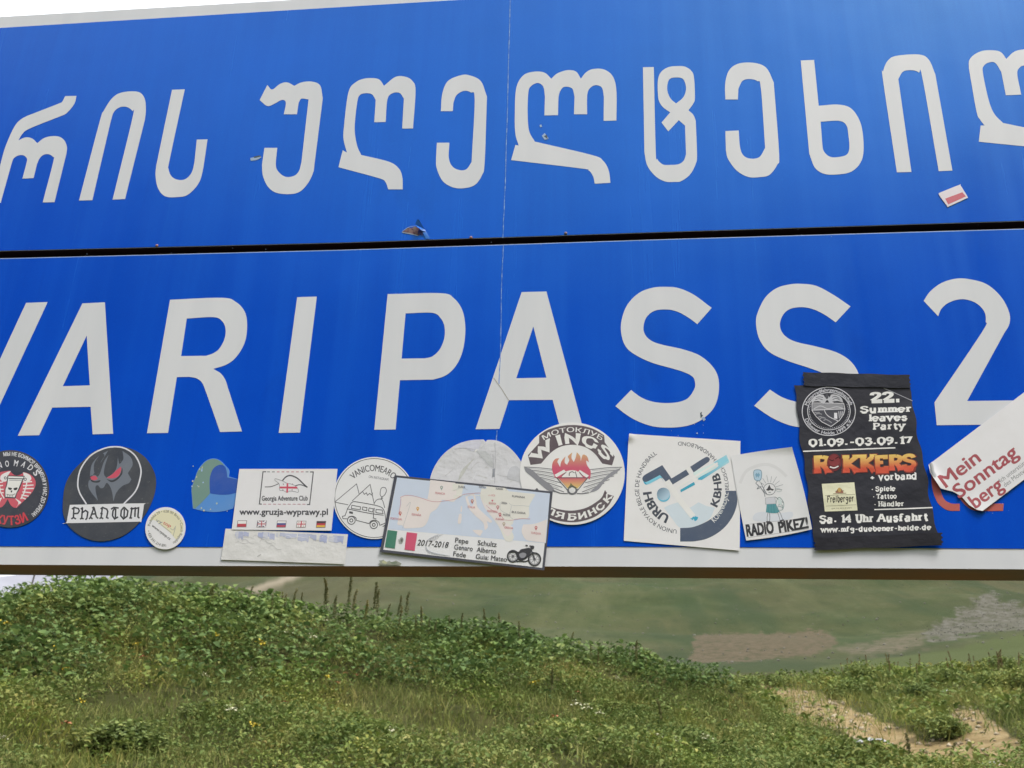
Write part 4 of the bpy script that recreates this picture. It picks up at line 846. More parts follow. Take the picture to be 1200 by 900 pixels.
gr = lambda P: [ink('#e6c36c') * (1 - t) + ink('#c8553f') * t for t in np.clip((P[:, 1] - (533 - (P[:, 0] - 952) * .03) - 3) / 15, 0, 1)]
gd = lambda P: [ink('#7a3a34')] * len(P)
for t, a, b, h, wd in (('R', (172, 490), (240, 486), 84, .27), ('KK', (305, 487), (450, 482), 80, .26), ('ERS', (452, 481), (632, 472), 76, .27)):
    s.slab('band_name', t, (a[0] - 3, a[1] + 3), (b[0] + 3, b[1] + 3), h + 6, '', wd + .07, 0, .19, gd); s.slab('band_name', t, a, b, h, '', wd, 0, .16, gr)
s.disc('band_face', 263, 440, 33, 40, '#6e2f33', n=30); s.disc('band_face', 263, 432, 26, 26, '#80393b', n=24); s.line('band_face', '~240,425 252,432 262,428|~268,425 282,415 290,424', 4, '#3d1a1e'); s.line('band_face', '~240,460 262,466 286,456', 11, '#3d1a1e'); s.line('band_face', '~243,460 262,465 283,457', 6, '#ded6d0')
s.poly('brewery_label', '206,538* 355,531* 370,660* 220,665*', '#d9d8b8'); s.slab('brewery_label', 'Freiberger', (230, 624), (352, 619), 32, '#4a463c', .2, .1, .08)
s.line('brewery_label', '222,592 358,586|226,640 364,634', 2, '#8a866c'); s.text('brewery_label', 'BRAUKUNST', (252, 655), (345, 651), 6, '#8a866c', .01)
s.poly('brewery_label', '268,580* 276,566 286,556 300,566 306,580*', '#8a5a48'); s.line('brewery_label', '258,584 318,581|268,572 308,570', 3, '#7a6a50'); s.disc('brewery_label', 287, 566, 8, 10, '#b89a5a', n=14)
s.crop = (930, 440, 11.25); E1 = '#c9cacd'
s.ring('emblem', 460, 480, 350, 318, 11, E1); s.ring('emblem', 462, 478, 280, 246, 10, E1)
s.arc('emblem_text', 'Motorradfahrgemeinschaft', (460, 480), 288, 335, 163, 17, '#c4c5c9', .02, .91); s.arc('emblem_text', 'D\u00fcbener Heide 1999 e.V.', (460, 480), 335, 290, 200, 338, '#c4c5c9', .02, .91)
for k in range(64): a = 2 * math.pi * k / 64; s.disc('emblem', 462 + 258 * math.cos(a), 480 + 224 * math.sin(a), 6, 6, '#bcbdc1', n=8) if math.sin(a) > -.45 else None
s.poly('shield', '240,370* 655,375* 672,450 660,520 600,600 490,680* 370,620 290,545 240,470', '#4a4b52')
s.line('shield', '240,370 655,375 672,450 655,520 600,600 490,680 370,620 290,545 240,470!|245,465 665,448|~400,465 430,520 480,560 580,605', 9, '#d0d0d2')
s.poly('shield', '250,380* 645,382* 655,445* 252,460*', '#8d8e90'); s.line('shield', '~260,450 350,410 450,445 560,420 640,440', 8, '#c4c4c6')
s.poly('eagle', '235,365* 240,320 290,275 380,262 410,300* 440,250* 470,300* 500,258 580,268 630,310 650,365* 560,345 480,380 440,330 390,380 320,345', '#b9babc'); s.line('eagle', '~290,300 340,290 385,300|~280,330 330,315 380,330|~500,295 550,285 600,310|~510,325 560,310 610,335|270,350 350,358|510,350 590,352', 8, '#45464d'); s.disc('eagle', 435, 285, 22, 34, '#4a4b50', n=16)
s.line('shield', '~270,490 300,500 340,495|~320,560 350,550 390,570|~390,600 430,590 500,630|~280,520 330,510 370,520|~340,580 380,560 420,575', 12, '#8f9093'); s.poly('shield', '530,500* 570,500* 572,580* 530,575*', '#d8d8da'); s.line('shield', '590,480 600,570|615,480 620,550|640,480 635,530', 14, '#a5a6a9')
s.done()

# --- white slanted sticker with red lettering
T_ = (1060, 440, 4.5)
dT = np.array([.793, -.609]); nT = np.array([.609, .793])          # along and across the sticker, in pixels
def sont_lift(x, y):
    u = (np.asarray(x) - 1088) * dT[0] + (np.asarray(y) - 546) * dT[1]; v = (np.asarray(x) - 1088) * nT[0] + (np.asarray(y) - 546) * nT[1]
    return .0006 + .003 * np.clip((8 - u) / 14, 0, 1) ** 1.6 * (.55 + .45 * np.sin(v * .11)) + .0015 * np.clip((v - 60) / 20, 0, 1) * np.clip((34 - u) / 20, 0, 1)
s = Sheet('slanted_sticker', 'white sticker slanting up to the right with dark red lettering and a curled torn end', 'sticker', (1160, 555), 2, T_, lift=sont_lift)
def tear(u, v):                            # the torn end steps in and out
    k = max(0, 1 - u * 2.6); x = np.interp(v, [0, .1, .21, .373, .52, .647, .817, .93, 1], [0, -30, -42, -56, -22, -12, -21, -15, 0]); return (k * x * .793, k * x * -.609)
s.base_quad('124,474* 904,-118* 1186,128* 406,719*', '#dcdcdc', nu=70, nv=40, warp=tear)
RD = '#a04a52'
s.text('lettering', 'Mein', (216, 596), (402, 452), 74, RD, .02); s.text('lettering', 'Sonntag', (288, 652), (600, 424), 74, RD, .02); s.text('lettering', 'berg', (372, 706), (522, 596), 74, RD, .02)
s.text('small_print', 'Ich unterst\u00fctze die', (506, 568), (690, 432), 24, '#8a8b8d', .0); s.text('small_print', 'des Mostviertels', (528, 592), (696, 468), 24, '#8a8b8d', .0)
V, Fc = [], []                              # the rolled-up corner
o0 = np.array([1087.5, 545.5]); ax = np.array([.30, .95])
for i in range(9):
    for j in range(9):
        a = j / 8 * 4.2; r = 4.2 + .5 * math.sin(i); c = o0 + ax * (i * 2.1); V.append((*(c + dT * (r * (.9 - math.cos(a)) * .55)), .0018 + .0014 * (1 + math.sin(a)) * (1 - i / 10)))
Fc = [[i * 9 + j, i * 9 + j + 1, (i + 1) * 9 + j + 1, (i + 1) * 9 + j] for i in range(8) for j in range(8)]
lf = s.lift; s.lift = None; s.put('curled_corner', [v[:2] for v in V], Fc, '#cfd0d1'); d = s.parts['curled_corner'][0]
for k, v in enumerate(V): d[k] = (d[k][0], -.0022 - v[2], d[k][2])
s.lift = lf; s.done()

# --- a few green scraps of an older sticker on the lower border
s = Sheet('green_scrap', 'ragged scrap of green and cream paper on the white border below the map sticker', 'sticker remnant', (460, 658), 1, kx, material='paper')
s.base('25,835* 45,815 30,800* 60,795 75,790* 95,812 130,800* 150,812 190,798* 215,812 240,825* 235,837*', '#8f9484', n=2)
s.poly('print', '60,815 80,800 110,818 90,830', '#b3b58f'); s.poly('print', '140,815 180,808 200,822 160,830', '#74806c'); s.done()

# ================================================================== THE GROUND
# one sheet in rings round the camera foot; each ring's height comes from the slopes seen in the photograph
def elev(px, py):
    d = ray(px, py); return np.arctan2(d[..., 0], d[..., 1]), d[..., 2] / np.hypot(d[..., 0], d[..., 1])
CREST = [(-260, 720), (0, 712), (40, 699), (70, 692), (110, 694), (150, 703), (200, 712), (300, 724), (400, 730), (500, 742), (600, 757), (700, 772), (800, 791), (870, 815), (900, 850), (960, 880), (1050, 914), (1120, 906), (1200, 892), (1460, 870)]
def below(k, fix): return [(x, y + k) for x, y in CREST if x < 850] + fix
RINGS = [
 (7.5, [(-260, 930), (600, 938), (1460, 940)]),
 (10.5, [(-260, 850), (0, 845), (300, 853), (600, 872), (800, 887), (950, 912), (1050, 930), (1200, 922), (1460, 912)]),
 (13, [(-260, 770), (0, 765), (300, 778), (600, 806), (800, 838), (900, 882), (960, 904), (1050, 926), (1200, 912), (1460, 870)]),
 (15.5, CREST),
 (18.5, below(30, [(870, 838), (900, 850), (960, 852), (1050, 862), (1200, 848), (1460, 830)])),
 (25, below(80, [(870, 828), (900, 826), (1000, 822), (1200, 814), (1460, 800)])),
 (34, below(110, [(850, 802), (1000, 797), (1200, 790), (1460, 780)])),
 (42, below(130, [(850, 812), (1200, 803), (1460, 790)])),
 (90, [(-260, 800), (0, 790), (300, 785), (800, 795), (1200, 788), (1460, 780)]),
 (130, [(-260, 790), (0, 780), (150, 770), (300, 762), (800, 775), (1000, 772), (1200, 760), (1460, 750)]),
 (200, [(-260, 770), (0, 760), (140, 738), (300, 722), (800, 742), (1000, 742), (1200, 728), (1460, 715)]),
 (330, [(-260, 750), (0, 735), (140, 705), (220, 690), (400, 672), (800, 676), (1200, 664), (1460, 650)]),
 (520, [(-260, 740), (0, 722), (110, 700), (150, 683), (200, 664), (300, 632), (600, 560), (900, 520), (1460, 470)]),
 (800, [(-260, 745), (0, 727), (110, 705), (150, 688), (200, 668), (300, 625), (600, 510), (900, 450), (1460, 390)]),
]
NA = 1400
AZV = np.linspace(-.95, .85, NA)            # fine columns over the view
ring_r = [0.0, 3.0] + [r for r, _ in RINGS] + [1100, 3500, 9000]
tabs = [np.zeros(NA), np.zeros(NA)]
for r, prof in RINGS:
    P = []
    for (x0, y0), (x1, y1) in zip(prof[:-1], prof[1:]):
        for t in np.linspace(0, 1, 6): P.append((x0 + (x1 - x0) * t, y0 + (y1 - y0) * t))
    a, e = elev(*np.array(P).T); tabs.append(EYE[2] + r * np.interp(AZV, a, e))
tabs += [tabs[-1] * .9, tabs[-1] * 0 + 10, tabs[-1] * 0 - 80]
tabs = np.array(tabs)
def vnoise(x, y, seed=0):
    xi, yi = np.floor(x).astype(int), np.floor(y).astype(int); fx, fy = x - xi, y - yi; fx = fx * fx * (3 - 2 * fx); fy = fy * fy * (3 - 2 * fy)
    def h(a, b):
        n = (a * 374761393 + b * 668265263 + seed * 974711) & 0x7fffffff; n = ((n ^ (n >> 13)) * 1274126177) & 0x7fffffff; return ((n ^ (n >> 16)) & 0xffff) / 65535.0
    return (h(xi, yi) * (1 - fx) + h(xi + 1, yi) * fx) * (1 - fy) + (h(xi, yi + 1) * (1 - fx) + h(xi + 1, yi + 1) * fx) * fy
def fbm(x, y, o=4, seed=0): return sum(vnoise(x * 2 ** k, y * 2 ** k, seed + k) / 2 ** k for k in range(o)) / (2 - 2 ** (1 - o))
rr = np.concatenate([[0.05, 1, 2, 3, 4, 5, 6], np.arange(7, 19, .22), np.arange(19, 44, .5), np.geomspace(44, 1100, 230)[1:], [1600, 3500, 9000]])
def smooth_r(T):                            # heights at the fine radii, eased
    G = np.array([np.interp(np.log(rr + 2), np.log(np.array(ring_r) + 2), T[:, i]) for i in range(T.shape[1])]).T
    H = G.copy()
    for _ in range(3): H[1:-1] = .25 * H[:-2] + .5 * H[1:-1] + .25 * H[2:]
    return H
GRID = smooth_r(tabs)
AA, RRm = np.meshgrid(AZV, rr); GX, GY = RRm * np.sin(AA), EYE[1] + RRm * np.cos(AA)
def bumps(x, y, r):
    near = np.clip((r - 5) / 3, 0, 1) * np.clip((60 - r) / 30, 0, 1)
    far = np.clip((r - 120) / 150, 0, 1)
    return near * (np.clip((17.5 - r) / 3, .5, 1) * .42 * (fbm(x * .6, y * .6, 4, 3) - .5) + .12 * (fbm(x * 2.2, y * 2.2, 3, 9) - .5)) + far * (r * .045) * (fbm(x * .014, y * .014, 5, 21) - .5)
GZ = GRID + bumps(GX, GY, RRm)
def ground_z(az, r):
    ri = np.interp(r, rr, np.arange(len(rr))); ai = np.clip(np.interp(az, AZV, np.arange(NA)), 0, NA - 1.001)
    i, j = np.floor(ri).astype(int), np.floor(ai).astype(int); i = np.clip(i, 0, len(rr) - 2); fr_, fa = ri - i, ai - j
    return (GZ[i, j] * (1 - fa) + GZ[i, j + 1] * fa) * (1 - fr_) + (GZ[i + 1, j] * (1 - fa) + GZ[i + 1, j + 1] * fa) * fr_
# the columns out of view, all the way round: the pass road level, then slopes added behind the camera, raised to darken the sign's reflections
AZB = np.concatenate([AZV, np.linspace(.85, 2 * math.pi - .95, 90)[1:-1]])
back = np.interp(rr, [0, 14, 40, 160, 500, 1100, 3500, 9000], [0, .5, 12, 101, 325, 660, 850, -80])
ZB = np.zeros((len(rr), len(AZB))); ZB[:, :NA] = GZ
for k in range(NA, len(AZB)):
    a = AZB[k]; t0 = min(1, (a - .85) / .5); t1 = min(1, (2 * math.pi - .95 - a) / .5); t0, t1 = t0 * t0 * (3 - 2 * t0), t1 * t1 * (3 - 2 * t1)
    side = GZ[:, NA - 1] if t0 < t1 else GZ[:, 0]; t = min(t0, t1)
    ZB[:, k] = side * (1 - t) + back * t * (1 + .05 * math.sin(3 * a + 1) + .03 * math.sin(7 * a))
nA, nR = len(AZB), len(rr)
X3, R3 = np.meshgrid(AZB, rr); PX, PY = R3 * np.sin(X3), EYE[1] + R3 * np.cos(X3)
verts = np.stack([PX, PY, ZB], -1).reshape(-1, 3)
idx = np.arange(nA * nR).reshape(nR, nA); nxt = np.roll(idx, -1, 1)
quads = np.stack([idx[:-1], nxt[:-1], nxt[1:], idx[1:]], -1).reshape(-1, 4)[:, ::-1]

def inpoly(x, y, poly):
    c = np.zeros(x.shape, bool); n = len(poly); j = n - 1
    for i in range(n):
        (xi, yi), (xj, yj) = poly[i], poly[j]
        c ^= ((yi > y) != (yj > y)) & (x < (xj - xi) * (y - yi) / (yj - yi + 1e-9) + xi); j = i
    return c
vx, vy, vd = to_px(verts); vr = np.hypot(verts[:, 0], verts[:, 1] - EYE[1]); inv = (vd > 0)
def patch(poly, r0, r1, wob=6, soft=None):  # bare ground: where the photograph shows it, roughened at its edge
    n1 = (fbm(verts[:, 0] * (30 / r0) + 5, verts[:, 1] * (30 / r0), 4, 31) - .5) * 2 * wob; n2 = (fbm(verts[:, 0] * (30 / r0) + 55, verts[:, 1] * (30 / r0), 4, 37) - .5) * wob
    m = inpoly(vx + n1, vy + n2, poly) & inv & (vr > r0) & (vr < r1); m = m.astype(float).reshape(nR, nA)
    for _ in range(soft or 2): m = (m + np.roll(m, 1, 1) + np.roll(m, -1, 1) + np.vstack([m[1:], m[-1:]]) + np.vstack([m[:1], m[:-1]])) / 5
    return m.ravel()
PATH = patch([(880, 800), (930, 806), (965, 815), (1010, 835), (1050, 852), (1085, 868), (1120, 868), (1130, 850), (1110, 838), (1140, 828), (1165, 845), (1195, 870), (1210, 905), (1040, 905), (1050, 893), (1010, 868), (960, 852), (925, 838), (895, 818)], 13, 33, 10)
SCREE = patch([(1075, 752), (1100, 728), (1125, 718), (1145, 700), (1160, 690), (1172, 704), (1195, 708), (1300, 690), (1300, 735), (1200, 738), (1150, 744), (1110, 750)], 130, 420, 22)
BANK = patch([(808, 776), (812, 745), (850, 741), (905, 741), (945, 736), (975, 742), (985, 755), (960, 768), (900, 774), (860, 777)], 60, 330, 9)
TRACK = patch([(285, 692), (315, 682), (335, 675), (360, 670), (352, 676), (325, 686), (300, 694)], 130, 620, 3)
EARTH = np.clip(patch([(975, 760), (1085, 740), (1085, 758), (1000, 770)], 60, 420, 16) + patch([(270, 700), (310, 690), (330, 690), (300, 702)], 130, 620, 8), 0, 1)
MEADOW = patch([(1090, 764), (1200, 744), (1500, 722), (1500, 800), (900, 800), (960, 782)], 60, 260, 6)
FAR = np.clip((vr - 45) / 60, 0, 1)
me = bpy.data.meshes.new('ground'); me.from_pydata(verts.tolist(), [], quads.tolist())
for nm, arr in (('path', PATH), ('scree', SCREE), ('bank', BANK), ('track', TRACK), ('earth', EARTH), ('meadow', MEADOW), ('far', FAR)):
    me.attributes.new(nm, 'FLOAT', 'POINT').data.foreach_set('value', np.asarray(arr, float))
me.polygons.foreach_set('use_smooth', [True] * len(quads)); me.update()
ground = bpy.data.objects.new('ground', me); COL.objects.link(ground); tag(ground, kind='structure')
gm = mat('grassy_ground', (.07, .08, .03), .95, .1); pco = objco(gm)
def attr(m, nm): a = N(m, 'ShaderNodeAttribute'); a.attribute_name = nm; return a.outputs['Fac']
n5 = noise(gm, .022, 5, objco(gm, (1, .6, 1)), .6).outputs['Fac']
n1 = noise(gm, 3.0, 6, pco).outputs['Fac']; n2 = noise(gm, .045, 7, pco, .62).outputs['Fac']; n3 = noise(gm, .9, 8, pco, .7).outputs['Fac']; n4 = noise(gm, .012, 3, pco).outputs['Fac']
near = ramp(gm, n1, [(.3, (.024, .028, .007)), (.5, (.045, .048, .014)), (.7, (.075, .068, .026))])
far = ramp(gm, n2, [(.3, (.026, .036, .013)), (.5, (.041, .053, .018)), (.7, (.058, .062, .025))])
far = mix(gm, maprange(gm, n4, .42, .62, 0, .75), far, (.060, .056, .027))
far = mix(gm, maprange(gm, n5, .50, .66, 0, .7), far, (.030, .050, .017))
far = mix(gm, maprange(gm, n3, .62, .78, 0, .8), far, (.085, .088, .05))
far = mix(gm, maprange(gm, n3, .40, .28, 0, .5), far, (.03, .04, .016))
n6 = noise(gm, .22, 8, objco(gm, (1, .35, 1)), .75).outputs['Fac']
far = mix(gm, maprange(gm, n6, .54, .70, 0, .55), far, (.082, .088, .045)); far = mix(gm, maprange(gm, n6, .46, .32, 0, .6), far, (.022, .034, .012))
tg = N(gm, 'ShaderNodeNewGeometry'); mg = N(gm, 'ShaderNodeMapping'); mg.inputs['Rotation'].default_value = (0, 0, rad(38)); mg.inputs['Scale'].default_value = (.055, .0035, .02); L(gm, tg.outputs['Position'], mg.inputs['Vector'])
n7 = noise(gm, 1.0, 5, mg.outputs[0], .6).outputs['Fac']                    # gullies running down the far slope
far = mix(gm, maprange(gm, n7, .54, .64, 0, .6), far, (.024, .040, .015)); far = mix(gm, maprange(gm, n7, .44, .34, 0, .5), far, (.078, .082, .036))
c = mix(gm, attr(gm, 'far'), near, far)
c = mix(gm, attr(gm, 'meadow'), c, mix(gm, n2, (.046, .060, .019), (.066, .080, .027)))
c = mix(gm, attr(gm, 'track'), c, (.20, .17, .12))
earth = ramp(gm, n3, [(.3, (.08, .065, .045)), (.55, (.13, .105, .075)), (.8, (.07, .062, .042))])
e_f = N(gm, 'ShaderNodeMath'); e_f.operation = 'MULTIPLY'; L(gm, attr(gm, 'earth'), e_f.inputs[0]); L(gm, maprange(gm, n3, .4, .6, .2, .9), e_f.inputs[1])
c = mix(gm, e_f.outputs[0], c, earth)
def ragged(nm, src, k=1.25):
    q = N(gm, 'ShaderNodeMath'); q.operation = 'MULTIPLY_ADD'; L(gm, attr(gm, nm), q.inputs[0]); q.inputs[1].default_value = 2.2; L(gm, maprange(gm, src, .3, .7, -1.5 * k, 0), q.inputs[2]); q.use_clamp = True; return q.outputs[0]
c = mix(gm, ragged('bank', n3, 1.55), c, ramp(gm, n3, [(.32, (.042, .034, .02)), (.5, (.082, .065, .040)), (.75, (.112, .09, .058))]))
sn = noise(gm, .8, 9, objco(gm, (1, .25, 1)), .75).outputs['Fac']
c = mix(gm, ragged('scree', sn, 1.3), c, ramp(gm, sn, [(.38, (.045, .05, .028)), (.50, (.085, .08, .06)), (.58, (.105, .10, .082)), (.70, (.15, .145, .13))]))
pn = noise(gm, 2.6, 8, pco, .65).outputs['Fac']
c = mix(gm, ragged('path', pn, .9), c, ramp(gm, pn, [(.3, (.12, .088, .04)), (.5, (.225, .165, .08)), (.7, (.30, .235, .13))]))
L(gm, c, bsdf(gm).inputs['Base Color']); bump(gm, n3, .5, .3)
me.materials.append(gm)

# distant range, far beyond the crest on the left
DR = 2600.0; prof = [(-420, 640), (-300, 652), (-200, 660), (-80, 668), (0, 676), (40, 672), (90, 670), (140, 674), (200, 680), (320, 690), (450, 700)]
a, e = elev(*np.array(prof, float).T); az = np.linspace(a[0], a[-1], 160); et = np.interp(az, a, e) + .0016 * (fbm(az * 90, az * 0 + 3, 5, 5) - .5)
V, Fc = [], []
for j, (k, r) in enumerate(((0, DR * .72), (.45, DR * .84), (.8, DR * .94), (1, DR), (.3, DR * 1.15))):
    for i in range(160):
        zt_ = EYE[2] + DR * et[i]; z = -20 + (zt_ + 20) * k + (60 * (fbm(np.array([az[i] * 40.]), np.array([j * 1.7]), 3, 8)[0] - .5) if 0 < k < 1 else 0); V.append((r * math.sin(az[i]), EYE[1] + r * math.cos(az[i]), z))
for j in range(4):
    for i in range(159): Fc.append([j * 160 + i, j * 160 + i + 1, (j + 1) * 160 + i + 1, (j + 1) * 160 + i])
dm = mat('hazed_mountain', (.3, .3, .32), .95, .1); L(dm, ramp(dm, noise(dm, .006, 6, objco(dm)).outputs['Fac'], [(.3, (.20, .20, .23)), (.7, (.29, .29, .32))]), bsdf(dm).inputs['Base Color'])  # pale lilac grey puts the distance haze into the rock colour
tag(link('mountains', V, Fc, dm, smooth=True), kind='structure')

# ================================================================== PLANTS
def leaf_mat(name, stops, trans=.25, rough=.6, dry=.6):
    m = mat(name, (.06, .09, .03), .75, .14); r = attr(m, 'rnd'); nn = noise(m, .55, 4, objco(m)).outputs['Fac']
    ad = N(m, 'ShaderNodeMath'); ad.operation = 'MULTIPLY_ADD'; L(m, nn, ad.inputs[0]); ad.inputs[1].default_value = 1.1; ad.inputs[2].default_value = -.55
    a2 = N(m, 'ShaderNodeMath'); a2.operation = 'ADD'; L(m, ad.outputs[0], a2.inputs[0]); L(m, r, a2.inputs[1]); a2.use_clamp = True
    col = ramp(m, a2.outputs[0], stops)
    pn_ = noise(m, 1.1, 4, objco(m), .6).outputs['Fac']; pm_ = noise(m, .8, 3, objco(m, (1, 1.3, 1))).outputs['Fac']
    if dry: col = mix(m, maprange(m, pn_, .52, .66, 0, dry), col, (1.14, .90, .66), 'MULTIPLY'); col = mix(m, maprange(m, pm_, .52, .68, 0, dry), col, (.62, .70, .62), 'MULTIPLY'); col = mix(m, maprange(m, pm_, .46, .36, 0, dry), col, (1.08, 1.14, .75), 'MULTIPLY')
    L(m, col, bsdf(m).inputs['Base Color'])
    t = N(m, 'ShaderNodeBsdfTranslucent'); L(m, col, t.inputs['Color']); x = N(m, 'ShaderNodeMixShader'); x.inputs[0].default_value = trans
    out = m.node_tree.nodes['Material Output']; L(m, bsdf(m).outputs[0], x.inputs[1]); L(m, t.outputs[0], x.inputs[2]); L(m, x.outputs[0], out.inputs['Surface']); return m
LM = {
 'broad': leaf_mat('broad_leaves', [(0, (0.053, 0.092, 0.030)), (.45, (0.126, 0.194, 0.064)), (.75, (0.205, 0.275, 0.089)), (1, (0.313, 0.368, 0.131))]),
 'weed': leaf_mat('weed_leaves', [(0, (0.067, 0.103, 0.026)), (.4, (0.144, 0.196, 0.054)), (.75, (0.250, 0.271, 0.085)), (1, (0.384, 0.355, 0.143))]),
 'grass': leaf_mat('grass_blades', [(0, (0.097, 0.131, 0.034)), (.4, (0.192, 0.225, 0.064)), (.75, (0.328, 0.308, 0.109)), (1, (0.496, 0.467, 0.218))]),
 'bush': leaf_mat('bush_leaves', [(0, (0.085, 0.124, 0.042)), (.5, (0.211, 0.264, 0.083)), (1, (0.382, 0.404, 0.134))]),
 'stalk': leaf_mat('dock_seeds', [(0, (.10, .11, .045)), (.5, (.17, .175, .075)), (1, (.26, .22, .11))], .35),
 'redstalk': leaf_mat('rusty_seeds', [(0, (.12, .085, .045)), (.5, (.21, .14, .075)), (1, (.28, .20, .11))], .35),
}
def T_leaf(w=.5, fold=.15, droop=.25):      # a leaf 1 long along +Y, folded along its rib
    V = [(0, 0, 0), (-w * .42, .30, fold * .5), (0, .34, 0), (w * .42, .30, fold * .5), (-w * .45, .66, fold * .5 - droop * .3), (0, .70, -droop * .35), (w * .45, .66, fold * .5 - droop * .3), (0, 1, -droop)]
    return np.array(V), [[0, 2, 1], [0, 3, 2], [1, 2, 5, 4], [2, 3, 6, 5], [4, 5, 7], [5, 6, 7]]
def T_blade(bend=.35):
    return np.array([(-.03, 0, 0), (.03, 0, 0), (.022, bend * .25, .5), (-.022, bend * .25, .5), (0, bend, 1)]), [[0, 1, 2, 3], [3, 2, 4]]
def scatter(name, T, pos, size, yaw, pitch, roll, material, rnd, parent=None, loc=(0, 0, 0)):
    V0, F0 = T; n = len(pos); k = len(V0)
    cy, sy, cp, sp, c2, s2 = np.cos(yaw), np.sin(yaw), np.cos(pitch), np.sin(pitch), np.cos(roll), np.sin(roll)
    x = V0[None, :, 0] * c2[:, None] + V0[None, :, 2] * s2[:, None]; z = -V0[None, :, 0] * s2[:, None] + V0[None, :, 2] * c2[:, None]; y = np.repeat(V0[None, :, 1], n, 0)
    y, z = y * cp[:, None] - z * sp[:, None], y * sp[:, None] + z * cp[:, None]
    x, y = x * cy[:, None] - y * sy[:, None], x * sy[:, None] + y * cy[:, None]
    P = np.stack([x, y, z], -1) * size[:, None, None] + pos[:, None, :]
    me = bpy.data.meshes.new(name); Q = P.reshape(-1, 3)
    fl = np.concatenate([np.array(f) for f in F0]); lens = np.array([len(f) for f in F0])
    loops = (fl[None, :] + (np.arange(n) * k)[:, None]).ravel(); tot = np.tile(lens, n); st = np.concatenate([[0], np.cumsum(tot)[:-1]])
    me.vertices.add(len(Q)); me.vertices.foreach_set('co', Q.ravel()); me.loops.add(len(loops)); me.loops.foreach_set('vertex_index', loops.astype(np.int32))
    me.polygons.add(len(tot)); me.polygons.foreach_set('loop_start', st.astype(np.int32)); me.polygons.foreach_set('loop_total', tot.astype(np.int32)); me.update(calc_edges=True)
    me.attributes.new('rnd', 'FLOAT', 'POINT').data.foreach_set('value', np.repeat(rnd, k))
    me.materials.append(material); o = bpy.data.objects.new(name, me); COL.objects.link(o); o.location = loc
    if parent is not None: o.parent = parent
    return o
def spots(n, r0, r1, a0=-.86, a1=.74):      # even over the ground, denser to the camera
    r = np.sqrt(rng.uniform(r0 * r0, r1 * r1, n)); a = rng.uniform(a0, a1, n); return a, r
def place(a, r): return np.stack([r * np.sin(a), EYE[1] + r * np.cos(a), ground_z(a, r)], -1)
PATHP = [(885, 803), (965, 813), (1050, 850), (1090, 866), (1115, 866), (1125, 850), (1105, 838), (1140, 826), (1165, 845), (1195, 870), (1215, 910), (1040, 910), (1045, 893), (1000, 866), (925, 838), (895, 818)]
def zone(P): x, y, _ = to_px(P); return x, y
def cover(name, kind, T, n, r0, r1, size, keep, lift=(0, .12), pit=(.2, .9), rough_r=.5):
    a, r = spots(n, r0, r1); P = place(a, r); x, y = zone(P); k = keep(x, y, P) > rng.uniform(0, 1, n); P = P[k]; m = len(P)
    cl = fbm(P[:, 0] * 1.3, P[:, 1] * 1.3, 3, 77); P[:, 2] += rng.uniform(*lift, m) * (.35 + 1.3 * cl)
    s_ = rng.uniform(*size, m) * (.6 + .8 * cl)
    o = scatter(name, T, P, s_, rng.uniform(0, 6.28, m), rng.uniform(*pit, m), rng.normal(0, .35, m), LM[kind], np.clip(rng.normal(.42, .2, m), 0, 1))
    return tag(o, kind='stuff')
def on_path(x, y): return inpoly(x + rng.normal(0, 4, x.shape), y + rng.normal(0, 3, x.shape), PATHP)
def up_left(x, y):                          # big leaves keep to the upper left of the mound
    top = np.interp(x, [p[0] for p in CREST], [p[1] for p in CREST]); d = y - top
    return np.clip(1.25 - (d + 70 * (vnoise(x * .013, y * .02, 5) - .5)) / np.interp(x, [-260, 100, 500, 800, 1000], [140, 110, 55, 18, 0]), 0, 1)
clump = lambda P, s, sd, lo, hi: np.clip((fbm(P[:, 0] * s, P[:, 1] * s, 3, sd) - lo) / (hi - lo), 0, 1)
LAB = {}
o = cover('broad_leaf_cover', 'broad', T_leaf(.75, .25, .35), 120000, 7.5, 17.2, (.042, .105), lambda x, y, P: up_left(x, y) * (x < 860) * (.35 + .65 * clump(P, .9, 63, .34, .5)), (.0, .30), (-.35, 1.0))
tag(o, 'dense broad dark green leaves covering the upper left of the mound', 'ground cover')
o = cover('weed_cover', 'weed', T_leaf(.5, .25, .4), 270000, 6.6, 17.5, (.024, .064), lambda x, y, P: (1 - .35 * up_left(x, y)) * (.06 + .94 * clump(P, 1.1, 12, .36, .58)) * ~on_path(x, y), (.0, .20), (-.2, 1.1))
tag(o, 'small yellowish green weeds covering the lower mound', 'ground cover')
o = cover('grass_cover', 'grass', T_blade(.5), 300000, 6.0, 17.5, (.05, .165), lambda x, y, P: (1 - .6 * up_left(x, y)) * (.10 + .9 * clump(P, .9, 40, .34, .6)) * ~on_path(x, y), (-.02, .03), (-.4, .4))
tag(o, 'dry and green grass blades between the weeds of the mound', 'grass')
o = cover('grass_cover', 'grass', T_blade(.5), 150000, 17.5, 36, (.10, .30), lambda x, y, P: (x > 780) * (.15 + .85 * clump(P, .35, 41, .36, .6)) * np.where(on_path(x, y), .22, 1), (-.02, .03), (-.4, .4))
tag(o, 'short grass beside the dirt path on the right', 'grass')
o = cover('weed_cover', 'weed', T_leaf(.55, .2, .35), 95000, 17.5, 40, (.07, .17), lambda x, y, P: (x > 780) * clump(P, .33, 14, .36, .60) * ~on_path(x, y), (0, .35), (-.2, 1.1))
tag(o, 'rough green weeds behind the dirt path on the right', 'ground cover')

